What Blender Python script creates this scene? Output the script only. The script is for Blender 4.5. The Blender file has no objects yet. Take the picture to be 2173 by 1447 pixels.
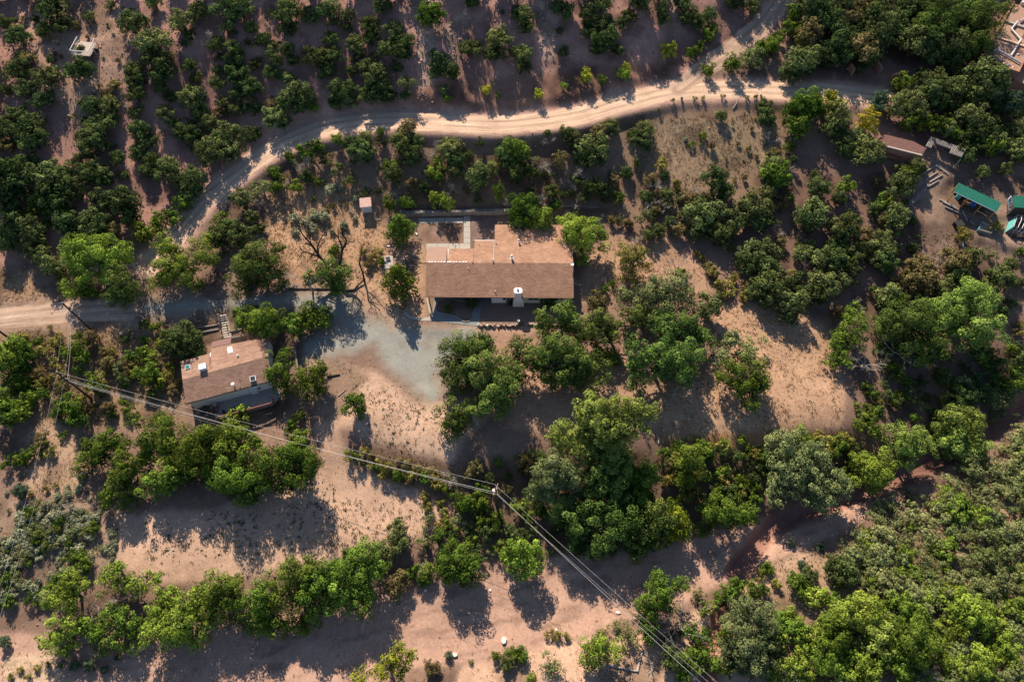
import bpy, math, random
import numpy as np
from mathutils import Vector

# ------------------------------------------------------------------ camera
F_PX, CX, CY, CAM_H = 1449.0, 1086.5, 723.5, 105.0
TILT = math.radians(29.0)                      # camera looks 29 deg off straight down
scene = bpy.context.scene
COL = scene.collection
cam_d = bpy.data.cameras.new('camera')
cam_d.sensor_fit = 'HORIZONTAL'; cam_d.sensor_width = 36.0
cam_d.lens = 36.0 * F_PX / 2173.0
cam_d.clip_start = 1.0; cam_d.clip_end = 3000.0
cam = bpy.data.objects.new('camera', cam_d); COL.objects.link(cam)
cam.location = (0, 0, CAM_H); cam.rotation_euler = (TILT, 0, 0)
scene.camera = cam
# ------------------------------------------------------------------ light
SUN_EL, SUN_AZ = math.radians(35.5), math.radians(-15.0)
sunv = Vector((math.sin(SUN_AZ) * math.cos(SUN_EL), math.cos(SUN_AZ) * math.cos(SUN_EL), math.sin(SUN_EL)))
world = bpy.data.worlds.new('World'); scene.world = world; world.use_nodes = True
wn = world.node_tree.nodes; wl = world.node_tree.links
bg = wn['Background']; sky = wn.new('ShaderNodeTexSky'); sky.sky_type = 'NISHITA'
sky.sun_disc = False; sky.sun_elevation = SUN_EL; sky.sun_rotation = SUN_AZ
sky.altitude = 2100; sky.air_density = 1.0; sky.dust_density = 1.6; sky.ozone_density = 1.0
wl.new(sky.outputs[0], bg.inputs[0]); bg.inputs[1].default_value = 0.085
sd = bpy.data.lights.new('sun', 'SUN'); sd.energy = 5.0; sd.angle = math.radians(0.5); sd.color = (1.0, 0.83, 0.66)
sun = bpy.data.objects.new('sun', sd); COL.objects.link(sun)
sun.rotation_euler = sunv.to_track_quat('Z', 'Y').to_euler(); sun.location = (0, 60, 150)
vs = scene.view_settings
vs.view_transform = 'Standard'; vs.look = 'None'; vs.gamma = 1.0; vs.exposure = 1.04; vs.use_curve_mapping = False
scene.cycles.max_bounces = 6; scene.cycles.diffuse_bounces = 3; scene.cycles.glossy_bounces = 2
scene.cycles.transmission_bounces = 3; scene.cycles.transparent_max_bounces = 4

rng = np.random.default_rng(7); random.seed(7)
ST, CT = math.sin(TILT), math.cos(TILT)

# ------------------------------------------------------------------ pixel <-> world (a pixel gives a ray; the ground gives the distance)
def ray(u, v):
    a = np.asarray(u, float) - CX; b = CY - np.asarray(v, float)
    return a, ST * F_PX + CT * b, -CT * F_PX + ST * b
def W(u, v, z):
    dx, dy, dz = ray(u, v); t = (z - CAM_H) / dz
    return np.stack([dx * t, dy * t, np.broadcast_to(np.asarray(z, float), np.shape(dx * t)) + 0.0], -1)
def project(x, y, z):
    dz = z - CAM_H
    depth = y * ST - dz * CT
    return CX + F_PX * x / depth, CY - F_PX * (y * CT + dz * ST) / depth
def depth_of(p): return p[1] * ST - (p[2] - CAM_H) * CT

# ------------------------------------------------------------------ terrain: heights read off the slope, the terraces and the wash
CTRL = """
-100 0 18;150 0 19;400 0 20;700 0 21;1000 0 21;1300 0 20;1500 0 17;1640 20 13.5;1800 0 12;2000 0 11.5;2200 0 11.5;
-100 180 12;100 150 13.5;350 130 14.5;600 110 15.5;860 100 16;1100 100 15.5;1350 90 14.5;1500 95 11.5;1580 80 11.5;1700 110 10;1900 120 9.3;2080 150 9;2200 150 9;
60 300 6.8;250 280 7.0;450 230 7.2;600 220 7.8;800 200 8.5;900 190 10.4;1050 170 10.6;1250 150 10.4;1400 135 9.8;
370 505 1.2;420 440 2.2;480 385 3.2;560 325 4.4;650 282 5.5;760 258 6.4;880 258 7.0;1000 262 7.3;1150 258 7.6;1300 222 8.0;1430 190 8.4;1600 195 8.6;1750 195 8.7;1850 190 8.5;1950 170 8.6;
330 430 2.6;250 420 3.4;120 430 3.4;0 450 3;-100 450 3;100 530 1.2;250 510 1.5;
0 600 0;100 600 0;0 670 -.5;150 655 -.5;300 650 -.4;420 640 -.3;600 640 -.1;700 620 0;
600 420 1.6;700 380 2.6;760 340 4.2;850 330 4.8;950 340 4.6;1100 340 4.6;1250 320 4.8;1400 300 5.2;1500 260 6.9;1650 260 6.8;
620 480 .7;740 450 .8;760 520 .1;850 420 1.7;950 410 2.0;1100 400 2.1;1200 400 2.1;1300 400 2.2;1400 380 3.4;1550 360 4.3;1650 380 4.3;1750 350 5;1880 340 6;2050 300 6.8;2170 270 7.2;
860 470 0;940 490 0;1040 470 0;1130 465 .2;1230 480 .2;1300 490 .3;900 560 0;1000 560 0;1100 560 0;1200 560 0;1300 560 0;1420 540 .2;1500 500 1;1500 600 .1;
900 640 0;1000 640 0;1100 650 0;1200 660 -.1;1350 650 0;1500 680 -.1;1640 680 .1;1640 560 1.2;1740 480 2.8;1740 600 1;1850 400 4.3;1850 550 1.8;1980 420 4.2;2080 430 4.3;2170 440 4.4;2000 500 3;2150 520 3;2000 600 .8;2170 620 .8;1850 660 0;1950 720 -.8;2100 720 -.6;2250 600 1;
700 700 -.2;800 720 -.3;900 720 -.3;1000 720 -.3;880 820 -.6;800 800 -.5;1000 860 -.7;1100 860 -.7;1200 800 -.5;1300 760 -.4;1450 800 -.4;1700 760 -.2;1760 880 -.4;1500 890 -.5;1600 900 -.5;
760 920 -1.1;880 962 -1.3;960 975 -1.4;1060 940 -1.3;1200 940 -1.4;1340 925 -.9;1500 925 -.9;1700 918 -.8;1800 900 -.9;
760 985 -2.6;880 1015 -3.0;980 1030 -3.1;1100 1000 -3.0;1300 1000 -3.2;1500 985 -3.2;1700 975 -3.3;1800 960 -3.4;1850 820 -2.6;1900 860 -3.8;
640 800 -.9;690 900 -1.6;660 980 -2.8;
300 700 -1.2;420 700 -1.4;500 700 -1.3;600 690 -.9;620 760 -1.5;400 780 -2.0;500 760 -1.9;560 790 -2.0;440 850 -2.2;540 850 -2.6;600 840 -2.3;520 900 -3.1;600 900 -2.9;
200 720 -1.0;60 740 -1.2;150 850 -2.4;300 850 -2.4;0 850 -2.6;100 950 -3.1;300 960 -3.1;500 1000 -3.4;0 1050 -3.6;-100 900 -3;
250 1100 -3.7;450 1120 -3.8;700 1060 -3.6;850 1080 -3.7;300 1200 -4.1;520 1190 -4.1;700 1180 -4.1;900 1130 -4.1;100 1200 -4.1;0 1250 -4.4;80 1290 -5.2;
350 1290 -5.2;600 1290 -5.3;850 1240 -5.2;1000 1200 -5.2;1150 1180 -5.2;1000 1090 -4.3;
0 1360 -5.7;300 1390 -5.7;600 1360 -5.7;900 1310 -5.7;1150 1270 -5.7;1350 1220 -5.6;1500 1180 -5.5;1600 1120 -5.4;1750 1090 -5.2;1900 1010 -5.1;2050 950 -5.0;2200 860 -4.9;
0 1447 -5.2;500 1447 -5.5;850 1430 -5.2;1000 1410 -4.9;1200 1370 -4.7;1400 1320 -4.7;1530 1300 -4.8;1600 1250 -4.6;1750 1190 -4.2;1900 1130 -4;2100 1050 -3.6;2200 1000 -3.5;
1100 1447 -4.6;1400 1447 -4.4;1700 1350 -3.8;1700 1447 -3.9;1900 1300 -3.5;2000 1447 -3.4;2170 1250 -3;2200 1447 -3;
1400 1080 -4.4;1550 1060 -4.3;1250 1130 -4.6;1650 1050 -4.5;1800 1010 -4.5;1950 930 -4.5;2080 850 -3.8;2170 760 -2.4;
0 1600 -5;800 1600 -4.6;1600 1600 -3.8;2200 1600 -3
"""
cp = np.array([[float(q) for q in s.split()] for s in CTRL.replace('\n', '').split(';') if s.strip()])
hm = (cp[:, 1] < 245) & (cp[:, 0] < 1660) & (cp[:, 2] > 8.8)          # an easy hillside: the sun still rakes down it
cp[hm, 2] = 8.4 + (cp[hm, 2] - 8.4) * 0.60
cw = W(cp[:, 0], cp[:, 1], cp[:, 2]); cw[:, 2] = cp[:, 2]
def tps_k(d2): return np.where(d2 > 1e-9, d2 * np.log(d2 + 1e-12), 0.0)
n = len(cw); S = 50.0
A = np.zeros((n + 3, n + 3)); q = cw[:, :2] / S
A[:n, :n] = tps_k(((q[:, None] - q[None]) ** 2).sum(-1)) + np.eye(n) * 0.002
A[:n, n] = 1; A[:n, n + 1:] = q; A[n, :n] = 1; A[n + 1:, :n] = q.T
sol = np.linalg.solve(A, np.concatenate([cw[:, 2], np.zeros(3)]))
def tps(x, y):
    sh = np.shape(x); p = np.stack([np.ravel(x), np.ravel(y)], -1) / S; out = np.empty(len(p))
    for i in range(0, len(p), 20000):
        b = p[i:i + 20000]
        out[i:i + 20000] = tps_k(((b[:, None] - q[None]) ** 2).sum(-1)) @ sol[:n] + sol[n] + b @ sol[n + 1:]
    return out.reshape(sh)
# value noise
_nt = rng.random((256, 256))
def vnoise(x, y, s, seed=0):
    x = np.asarray(x) / s + 31.7 * seed; y = np.asarray(y) / s + 17.3 * seed
    i = np.floor(x).astype(int); j = np.floor(y).astype(int); fx = x - i; fy = y - j
    fx = fx * fx * (3 - 2 * fx); fy = fy * fy * (3 - 2 * fy)
    g = lambda a, b: _nt[a % 256, b % 256]
    return (g(i, j) * (1 - fx) + g(i + 1, j) * fx) * (1 - fy) + (g(i, j + 1) * (1 - fx) + g(i + 1, j + 1) * fx) * fy
def fbm(x, y, s, seed=0, oct=4):
    o = 0; a = 1.0; t = 0
    for k in range(oct):
        o = o + a * vnoise(x, y, s / 2 ** k, seed + k); t += a; a *= 0.5
    return o / t
def smooth(a, b, x):
    t = np.clip((np.asarray(x, float) - a) / (b - a), 0, 1); return t * t * (3 - 2 * t)
def pl_dist(x, y, pl):
    """distance to a polyline, and distance along it"""
    d = np.full(np.shape(x), 1e9); al = np.zeros(np.shape(x)); acc = 0.0; sg = np.zeros(np.shape(x))
    for (ax, ay), (bx, by) in zip(pl[:-1], pl[1:]):
        L = math.hypot(bx - ax, by - ay) + 1e-9; ex, ey = (bx - ax) / L, (by - ay) / L
        t = np.clip((x - ax) * ex + (y - ay) * ey, 0, L)
        dd = np.hypot(x - ax - ex * t, y - ay - ey * t); m = dd < d
        d = np.where(m, dd, d); al = np.where(m, acc + t, al)
        sg = np.where(m, np.sign(ex * (y - ay) - ey * (x - ax)), sg); acc += L
    return d, al, sg
def poly_sd(x, y, poly):
    """signed distance to a polygon, negative inside"""
    x = np.asarray(x, float); y = np.asarray(y, float)
    d = np.full(x.shape, 1e18); ins = np.zeros(x.shape, bool); m = len(poly)
    for k in range(m):
        ax, ay = poly[k]; bx, by = poly[(k + 1) % m]
        ex, ey = bx - ax, by - ay
        t = np.clip(((x - ax) * ex + (y - ay) * ey) / (ex * ex + ey * ey + 1e-9), 0, 1)
        d = np.minimum(d, (x - ax - ex * t) ** 2 + (y - ay - ey * t) ** 2)
        c = ((ay > y) != (by > y)) & (x < (bx - ax) * (y - ay) / (by - ay + 1e-12) + ax)
        ins ^= c
    d = np.sqrt(d); return np.where(ins, -d, d)
def smooth_line(pts, k=6):
    P = np.array(pts, float); out = []
    for i in range(len(P) - 1):
        p0 = P[max(i - 1, 0)]; p1 = P[i]; p2 = P[i + 1]; p3 = P[min(i + 2, len(P) - 1)]
        for t in np.linspace(0, 1, k, endpoint=False):
            out.append(0.5 * ((2 * p1) + (-p0 + p2) * t + (2 * p0 - 5 * p1 + 4 * p2 - p3) * t ** 2 + (-p0 + 3 * p1 - 3 * p2 + p3) * t ** 3))
    out.append(P[-1]); return np.array(out)

X0, X1, Y0, Y1, RES = -116.0, 116.0, -6.0, 142.0, 0.5
gx = np.arange(X0, X1 + 1e-6, RES); gy = np.arange(Y0, Y1 + 1e-6, RES)
GX, GY = np.meshgrid(gx, gy)
GZ = tps(GX, GY)
def lines_w(px):        # pixel polyline with heights -> world xy
    a = np.array(px, float); return W(a[:, 0], a[:, 1], a[:, 2])[:, :2]
# the incised creek
CREEK = smooth_line(lines_w([(1565, 1215, -5.5), (1590, 1180, -5.4), (1640, 1120, -5.3), (1690, 1088, -5.2), (1780, 1060, -5.2), (1860, 1030, -5.1), (1960, 985, -5), (2040, 945, -5), (2110, 905, -4.9), (2200, 850, -4.8)]), 5)
cd, cal, csg = pl_dist(GX, GY, CREEK)
cwid = 0.8 + 0.7 * vnoise(cal, cal * 0, 6, 3)
GZ = GZ - 1.5 * smooth(cwid + 1.1, cwid * 0.6, cd)
# second gully at the bottom
GUL = smooth_line(lines_w([(1540, 1290, -4.8), (1530, 1330, -4.8), (1500, 1380, -4.8), (1500, 1420, -4.8), (1510, 1480, -4.8)]), 4)
gd, gal, gsg = pl_dist(GX, GY, GUL)
GZ = GZ - 1.2 * smooth(1.9, 0.5, gd)
# roads: graded flat across
ROAD = smooth_line([(p[0], p[1]) for p in lines_w([(320, 560, .6), (365, 508, 1.2), (420, 440, 2.2), (480, 387, 3.2), (560, 328, 4.4), (650, 284, 5.5), (740, 262, 6.4), (820, 256, 6.8), (900, 259, 7.05), (1000, 263, 7.3), (1090, 262, 7.5), (1180, 252, 7.7), (1260, 234, 7.9), (1340, 213, 8.1), (1430, 193, 8.4), (1560, 190, 8.6), (1700, 193, 8.7), (1790, 197, 8.7), (1870, 205, 8.6)])], 5)
ROAD2 = smooth_line([(p[0], p[1]) for p in lines_w([(1440, 190, 8.4), (1490, 150, 8.9), (1560, 100, 9.9), (1610, 60, 10.8), (1650, 10, 11.8), (1690, -50, 12.6)])], 5)
ROADZ = tps(ROAD[:, 0], ROAD[:, 1])
def line_z(x, y, pl, zz):
    d, al, sg = pl_dist(x, y, pl)
    acc = np.concatenate([[0], np.cumsum(np.hypot(np.diff(pl[:, 0]), np.diff(pl[:, 1])))])
    return d, al, sg, np.interp(al, acc, zz)
rd, ral, rsg, rz = line_z(GX, GY, ROAD, ROADZ)
wgt = smooth(5.2, 2.6, rd); GZ = GZ * (1 - wgt) + (rz - 0.05) * wgt
# pads under the buildings
def pad(poly_px, z, feather=1.2):
    global GZ
    a = np.array(poly_px, float); pw = W(a[:, 0], a[:, 1], z)[:, :2]
    s = poly_sd(GX, GY, pw); w_ = smooth(feather, 0.0, s); GZ = GZ * (1 - w_) + z * w_
pad([(850, 458), (1225, 465), (1230, 640), (1200, 700), (1010, 705), (900, 690), (890, 540), (850, 500)], 0.0, 2.5)
pad([(392, 740), (575, 716), (590, 830), (470, 855), (400, 860)], -2.0, 1.2)
pad([(2020, 400), (2130, 440), (2110, 470), (2010, 430)], 4.2, 2)
pad([(2070, 475), (2200, 480), (2200, 530), (2080, 500)], 3.6, 2)
PX, PY = project(GX, GY, GZ)
# rough ground on the slopes, calm on roads and yards
hillw = smooth(9.0, 10.2, GZ) * smooth(4, 8, rd)
GZ = GZ + (fbm(GX, GY, 3.0, 5) - 0.5) * (0.12 + 0.65 * hillw) * smooth(3, 6, rd)
GZ = GZ + (fbm(GX, GY, 1.0, 9, 3) - 0.5) * (0.05 + 0.12 * hillw) * smooth(3, 6, rd)
# gullies eroded into the cut bank above the road
bankw = smooth(3.2, 5.0, rd) * smooth(10.0, 7.0, rd) * (rsg > 0) * smooth(840, 940, PX) * smooth(1600, 1400, PX)
GZ = GZ + bankw * (np.abs(vnoise(ral, rd * 0.25, 1.6, 12) - 0.5) * 1.6 - 0.4)
def gz(x, y):
    x = np.clip(np.asarray(x, float), X0, X1 - 1e-3); y = np.clip(np.asarray(y, float), Y0, Y1 - 1e-3)
    fx = (x - X0) / RES; fy = (y - Y0) / RES; i = np.minimum(fx.astype(int), len(gx) - 2); j = np.minimum(fy.astype(int), len(gy) - 2); fx = fx - i; fy = fy - j
    return (GZ[j, i] * (1 - fx) + GZ[j, i + 1] * fx) * (1 - fy) + (GZ[j + 1, i] * (1 - fx) + GZ[j + 1, i + 1] * fx) * fy
def G(u, v, up=0.0):
    """point on the ground below a thing whose centre, 'up' metres above the ground, is seen at pixel u,v"""
    z = 0.0
    for _ in range(40):
        p = W(u, v, z + up); zn = float(gz(p[0], p[1])); z = z * 0.5 + zn * 0.5
        if abs(zn - z) < 1e-3: break
    p = W(u, v, z + up); return np.array([p[0], p[1], float(gz(p[0], p[1]))])
def GV(px): return [G(a[0], a[1]) for a in px]
# ------------------------------------------------------------------ materials
def new_mat(name):
    m = bpy.data.materials.new(name); m.use_nodes = True
    return m, m.node_tree.nodes, m.node_tree.links, m.node_tree.nodes['Principled BSDF']
def mat(name, col, rough=0.8, var=0.25, scale=6.0, bump=0.2, metal=0.0, spec=0.3, stretch=(1, 1, 1)):
    m, N, L, b = new_mat(name)
    tc = N.new('ShaderNodeTexCoord'); mp = N.new('ShaderNodeMapping'); mp.inputs['Scale'].default_value = stretch
    L.new(tc.outputs['Object'], mp.inputs[0])
    n1 = N.new('ShaderNodeTexNoise'); n1.inputs['Scale'].default_value = scale; n1.inputs['Detail'].default_value = 5; n1.inputs['Roughness'].default_value = 0.65
    L.new(mp.outputs[0], n1.inputs[0])
    rp = N.new('ShaderNodeValToRGB')
    rp.color_ramp.elements[0].position = 0.3; rp.color_ramp.elements[1].position = 0.72
    rp.color_ramp.elements[0].color = tuple(c * (1 - var) for c in col) + (1,); rp.color_ramp.elements[1].color = tuple(min(1, c * (1 + var)) for c in col) + (1,)
    L.new(n1.outputs[0], rp.inputs[0]); L.new(rp.outputs[0], b.inputs['Base Color'])
    b.inputs['Roughness'].default_value = rough; b.inputs['Metallic'].default_value = metal; b.inputs['Specular IOR Level'].default_value = spec
    if bump:
        bp = N.new('ShaderNodeBump'); bp.inputs['Strength'].default_value = bump; bp.inputs['Distance'].default_value = 0.05
        L.new(n1.outputs[0], bp.inputs['Height']); L.new(bp.outputs[0], b.inputs['Normal'])
    return m
def soil_mat(name, attr=True, col=(0.4, 0.28, 0.2), amt=0.45, streak=False):
    m, N, L, b = new_mat(name)
    tc = N.new('ShaderNodeTexCoord')
    def noise(s, d=6, r=0.6):
        nn = N.new('ShaderNodeTexNoise'); nn.inputs['Scale'].default_value = s; nn.inputs['Detail'].default_value = d; nn.inputs['Roughness'].default_value = r
        L.new(tc.outputs['Object'], nn.inputs[0]); return nn.outputs[0]
    a, c, e = noise(0.35), noise(2.2, 4, 0.7), noise(9.0, 3, 0.7)
    def mathn(op, x, y):
        k = N.new('ShaderNodeMath'); k.operation = op
        for i, w_ in ((0, x), (1, y)):
            if isinstance(w_, float): k.inputs[i].default_value = w_
            else: L.new(w_, k.inputs[i])
        return k.outputs[0]
    s = mathn('ADD', mathn('MULTIPLY', a, 0.35), mathn('ADD', mathn('MULTIPLY', c, 0.4), mathn('MULTIPLY', e, 0.45)))
    if streak:
        at2 = N.new('ShaderNodeAttribute'); at2.attribute_name = 'along'
        cm = N.new('ShaderNodeMapping'); cm.inputs['Scale'].default_value = (0.12, 3.2, 1); L.new(at2.outputs['Vector'], cm.inputs[0])
        wn_ = N.new('ShaderNodeTexNoise'); wn_.inputs['Scale'].default_value = 1.0; wn_.inputs['Detail'].default_value = 4; L.new(cm.outputs[0], wn_.inputs[0])
        s = mathn('ADD', mathn('MULTIPLY', s, 0.6), mathn('MULTIPLY', wn_.outputs[0], 0.55))
    mr = N.new('ShaderNodeMapRange'); mr.inputs['From Min'].default_value = 0.42; mr.inputs['From Max'].default_value = 0.78
    mr.inputs['To Min'].default_value = 1 - amt; mr.inputs['To Max'].default_value = 1 + amt * 0.75; L.new(s, mr.inputs['Value'])
    mx = N.new('ShaderNodeMix'); mx.data_type = 'RGBA'; mx.blend_type = 'MULTIPLY'; mx.inputs['Factor'].default_value = 1.0
    if attr:
        at = N.new('ShaderNodeAttribute'); at.attribute_name = 'Col'; L.new(at.outputs['Color'], mx.inputs['A'])
    else: mx.inputs['A'].default_value = (*col, 1)
    L.new(mr.outputs[0], mx.inputs['B']); L.new(mx.outputs['Result'], b.inputs['Base Color'])
    b.inputs['Roughness'].default_value = 0.95; b.inputs['Specular IOR Level'].default_value = 0.1
    bp = N.new('ShaderNodeBump'); bp.inputs['Strength'].default_value = 0.7; bp.inputs['Distance'].default_value = 0.12
    L.new(s, bp.inputs['Height']); L.new(bp.outputs[0], b.inputs['Normal'])
    return m
def shingle_mat(name, c1, c2, rotz=0.0):
    m, N, L, b = new_mat(name)
    tc = N.new('ShaderNodeTexCoord'); mp = N.new('ShaderNodeMapping'); mp.inputs['Rotation'].default_value = (0, 0, -rotz)
    L.new(tc.outputs['Object'], mp.inputs[0])
    br = N.new('ShaderNodeTexBrick'); br.inputs['Scale'].default_value = 1.0; br.inputs['Brick Width'].default_value = 0.62; br.inputs['Row Height'].default_value = 0.2
    br.inputs['Mortar Size'].default_value = 0.012; br.inputs['Bias'].default_value = -0.2; br.offset = 0.37; br.squash = 0.7; br.squash_frequency = 3
    br.inputs['Color1'].default_value = (*c1, 1); br.inputs['Color2'].default_value = (*c2, 1); br.inputs['Mortar'].default_value = (*[k * 0.6 for k in c1], 1)
    L.new(mp.outputs[0], br.inputs[0])
    def noise(s, st=(1, 1, 1)):
        m2 = N.new('ShaderNodeMapping'); m2.inputs['Scale'].default_value = st; L.new(mp.outputs[0], m2.inputs[0])
        nn = N.new('ShaderNodeTexNoise'); nn.inputs['Scale'].default_value = s; nn.inputs['Detail'].default_value = 5; L.new(m2.outputs[0], nn.inputs[0]); return nn.outputs[0]
    n1 = noise(0.5); n2 = noise(3.0, (0.5, 2.2, 1))
    ad = N.new('ShaderNodeMath'); ad.operation = 'ADD'; L.new(n1, ad.inputs[0]); L.new(n2, ad.inputs[1])
    mr = N.new('ShaderNodeMapRange'); mr.inputs['From Min'].default_value = 0.7; mr.inputs['From Max'].default_value = 1.3; mr.inputs['To Min'].default_value = 0.78; mr.inputs['To Max'].default_value = 1.18
    L.new(ad.outputs[0], mr.inputs['Value'])
    mx = N.new('ShaderNodeMix'); mx.data_type = 'RGBA'; mx.blend_type = 'MULTIPLY'; mx.inputs['Factor'].default_value = 1.0
    L.new(br.outputs['Color'], mx.inputs['A']); L.new(mr.outputs[0], mx.inputs['B']); L.new(mx.outputs['Result'], b.inputs['Base Color'])
    b.inputs['Roughness'].default_value = 0.9; b.inputs['Specular IOR Level'].default_value = 0.15
    bp = N.new('ShaderNodeBump'); bp.inputs['Strength'].default_value = 0.5; bp.inputs['Distance'].default_value = 0.03; L.new(br.outputs['Fac'], bp.inputs['Height']); bp.invert = True
    L.new(bp.outputs[0], b.inputs['Normal'])
    return m
def leaf_mat(name, dark, light, hue=0.06):
    m, N, L, b = new_mat(name); N.remove(b); out = N['Material Output']
    at = N.new('ShaderNodeAttribute'); at.attribute_name = 'tint'
    oi = N.new('ShaderNodeObjectInfo')
    rp = N.new('ShaderNodeMix'); rp.data_type = 'RGBA'; rp.inputs['A'].default_value = (*dark, 1); rp.inputs['B'].default_value = (*light, 1); L.new(at.outputs['Fac'], rp.inputs['Factor'])
    hs = N.new('ShaderNodeHueSaturation')
    mr = N.new('ShaderNodeMapRange'); mr.inputs['To Min'].default_value = 0.5 - hue * 0.35; mr.inputs['To Max'].default_value = 0.5 + hue * 0.18; L.new(oi.outputs['Random'], mr.inputs['Value'])
    ml = N.new('ShaderNodeMath'); ml.operation = 'MULTIPLY'; ml.inputs[1].default_value = 7.31; L.new(oi.outputs['Random'], ml.inputs[0])
    fr = N.new('ShaderNodeMath'); fr.operation = 'FRACT'; L.new(ml.outputs[0], fr.inputs[0])
    mv = N.new('ShaderNodeMapRange'); mv.inputs['To Min'].default_value = 0.72; mv.inputs['To Max'].default_value = 1.25; L.new(fr.outputs[0], mv.inputs['Value'])
    L.new(mr.outputs[0], hs.inputs['Hue']); L.new(mv.outputs[0], hs.inputs['Value']); L.new(rp.outputs['Result'], hs.inputs['Color'])
    d = N.new('ShaderNodeBsdfDiffuse'); t = N.new('ShaderNodeBsdfTranslucent'); mix = N.new('ShaderNodeMixShader'); mix.inputs[0].default_value = 0.16
    L.new(hs.outputs[0], d.inputs[0]); L.new(hs.outputs[0], t.inputs[0]); L.new(d.outputs[0], mix.inputs[1]); L.new(t.outputs[0], mix.inputs[2]); L.new(mix.outputs[0], out.inputs[0])
    return m
LEAF = {k: leaf_mat('foliage_' + nm, a, b) for k, nm, a, b in [
    ('j', 'juniper', (0.020, 0.038, 0.014), (0.130, 0.185, 0.058)),
    ('o', 'olive_juniper', (0.036, 0.054, 0.018), (0.215, 0.265, 0.092)),
    ('g', 'green', (0.027, 0.057, 0.010), (0.167, 0.261, 0.038)),
    ('c', 'cottonwood', (0.029, 0.060, 0.014), (0.177, 0.266, 0.059)),
    ('Y', 'yellow_green', (0.107, 0.147, 0.016), (0.496, 0.521, 0.054)),
    ('y', 'lime', (0.062, 0.102, 0.015), (0.269, 0.391, 0.057)),
    ('e', 'pale_cottonwood', (0.068, 0.105, 0.020), (0.336, 0.474, 0.101)),
    ('w', 'grey_green', (0.060, 0.086, 0.036), (0.275, 0.318, 0.123)),
    ('s', 'sage', (0.098, 0.120, 0.079), (0.381, 0.413, 0.254)),
    ('b', 'blue_green', (0.027, 0.053, 0.036), (0.131, 0.205, 0.115)),
    ('G', 'gold', (0.232, 0.151, 0.017), (0.628, 0.575, 0.060)),
    ('k', 'dark_scrub', (0.018, 0.036, 0.012), (0.110, 0.155, 0.050)),
    ('n', 'brownish', (0.066, 0.062, 0.027), (0.306, 0.254, 0.103)),
    ('h', 'chamisa', (0.076, 0.081, 0.022), (0.365, 0.336, 0.084))]}
M = dict(
    bark=mat('bark', (0.075, 0.055, 0.042), var=0.4, scale=3), darkbark=mat('dark_bark', (0.035, 0.027, 0.022), var=0.4, scale=3),
    deadwood=mat('dead_wood', (0.36, 0.32, 0.275), var=0.3, scale=3), palewood=mat('weathered_wood', (0.37, 0.325, 0.275), var=0.3, scale=4, stretch=(1, 6, 1)),
    greywood=mat('grey_wood', (0.30, 0.275, 0.25), var=0.3, scale=4, stretch=(1, 5, 1)), darkwood=mat('dark_wood', (0.06, 0.045, 0.036), var=0.35, scale=4),
    redwood=mat('red_stained_wood', (0.22, 0.085, 0.06), var=0.25, scale=5), orangewood=mat('orange_wood', (0.42, 0.20, 0.08), var=0.25, scale=5),
    white=mat('white_stucco', (0.80, 0.79, 0.77), var=0.08, scale=8), whitemetal=mat('white_metal', (0.66, 0.66, 0.65), rough=0.4, var=0.06, scale=3, bump=0),
    stucco=mat('tan_stucco', (0.48, 0.34, 0.24), var=0.12, scale=6), adobe=mat('terracotta_stucco', (0.33, 0.165, 0.105), var=0.15, scale=4),
    concrete=mat('concrete', (0.30, 0.285, 0.255), var=0.14, scale=2.5), darkconc=mat('dark_concrete', (0.17, 0.16, 0.15), var=0.3, scale=2),
    stone=mat('stone', (0.34, 0.25, 0.20), var=0.35, scale=5), palestone=mat('pale_stone', (0.66, 0.60, 0.54), var=0.15, scale=5),
    glass=mat('dark_glass', (0.02, 0.03, 0.035), rough=0.08, var=0.1, bump=0, spec=0.7), tealglass=mat('teal_glass', (0.02, 0.16, 0.15), rough=0.1, var=0.2, bump=0, spec=0.6),
    pole=mat('pole_wood', (0.055, 0.04, 0.03), var=0.3, scale=3), wire=mat('weathered_wire', (0.45, 0.43, 0.41), rough=0.7, var=0.05, bump=0),
    metal=mat('galvanised_metal', (0.50, 0.50, 0.50), rough=0.4, var=0.2, scale=4, metal=0.5, bump=0), black=mat('black_rubber', (0.02, 0.02, 0.02), var=0.2),
    greenroof=mat('green_metal_roof', (0.007, 0.095, 0.066), rough=0.5, var=0.15, scale=2, bump=0), pinkroof=mat('faded_red_metal', (0.60, 0.40, 0.34), rough=0.6, var=0.3, scale=3, bump=0),
    shinglebig=shingle_mat('brown_shingles', (0.290, 0.168, 0.110), (0.385, 0.245, 0.170)), shinglesmall=shingle_mat('brown_shingles_small_house', (0.255, 0.158, 0.115), (0.36, 0.235, 0.175), math.radians(12)),
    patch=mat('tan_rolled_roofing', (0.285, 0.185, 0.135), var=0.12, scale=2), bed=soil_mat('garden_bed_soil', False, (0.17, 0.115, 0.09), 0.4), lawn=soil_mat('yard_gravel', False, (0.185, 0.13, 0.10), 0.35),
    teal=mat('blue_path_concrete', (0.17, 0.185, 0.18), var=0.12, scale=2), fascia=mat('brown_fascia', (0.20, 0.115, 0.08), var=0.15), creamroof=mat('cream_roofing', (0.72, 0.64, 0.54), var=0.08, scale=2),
    blue=mat('blue_tarp', (0.03, 0.13, 0.42), var=0.3, scale=6), aqua=mat('aqua_paint', (0.10, 0.36, 0.36), var=0.2, scale=4), purple=mat('maroon_decking', (0.20, 0.115, 0.10), var=0.3, scale=6, stretch=(5, 1, 1)))
M['ground'] = soil_mat('dry_soil'); M['road'] = soil_mat('packed_dirt', True, amt=0.42, streak=True); M['gravel'] = soil_mat('grey_gravel', True, amt=0.28)
M['lightgrey'] = mat('light_grey_paint', (0.42, 0.41, 0.40), var=0.15, scale=4)
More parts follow.
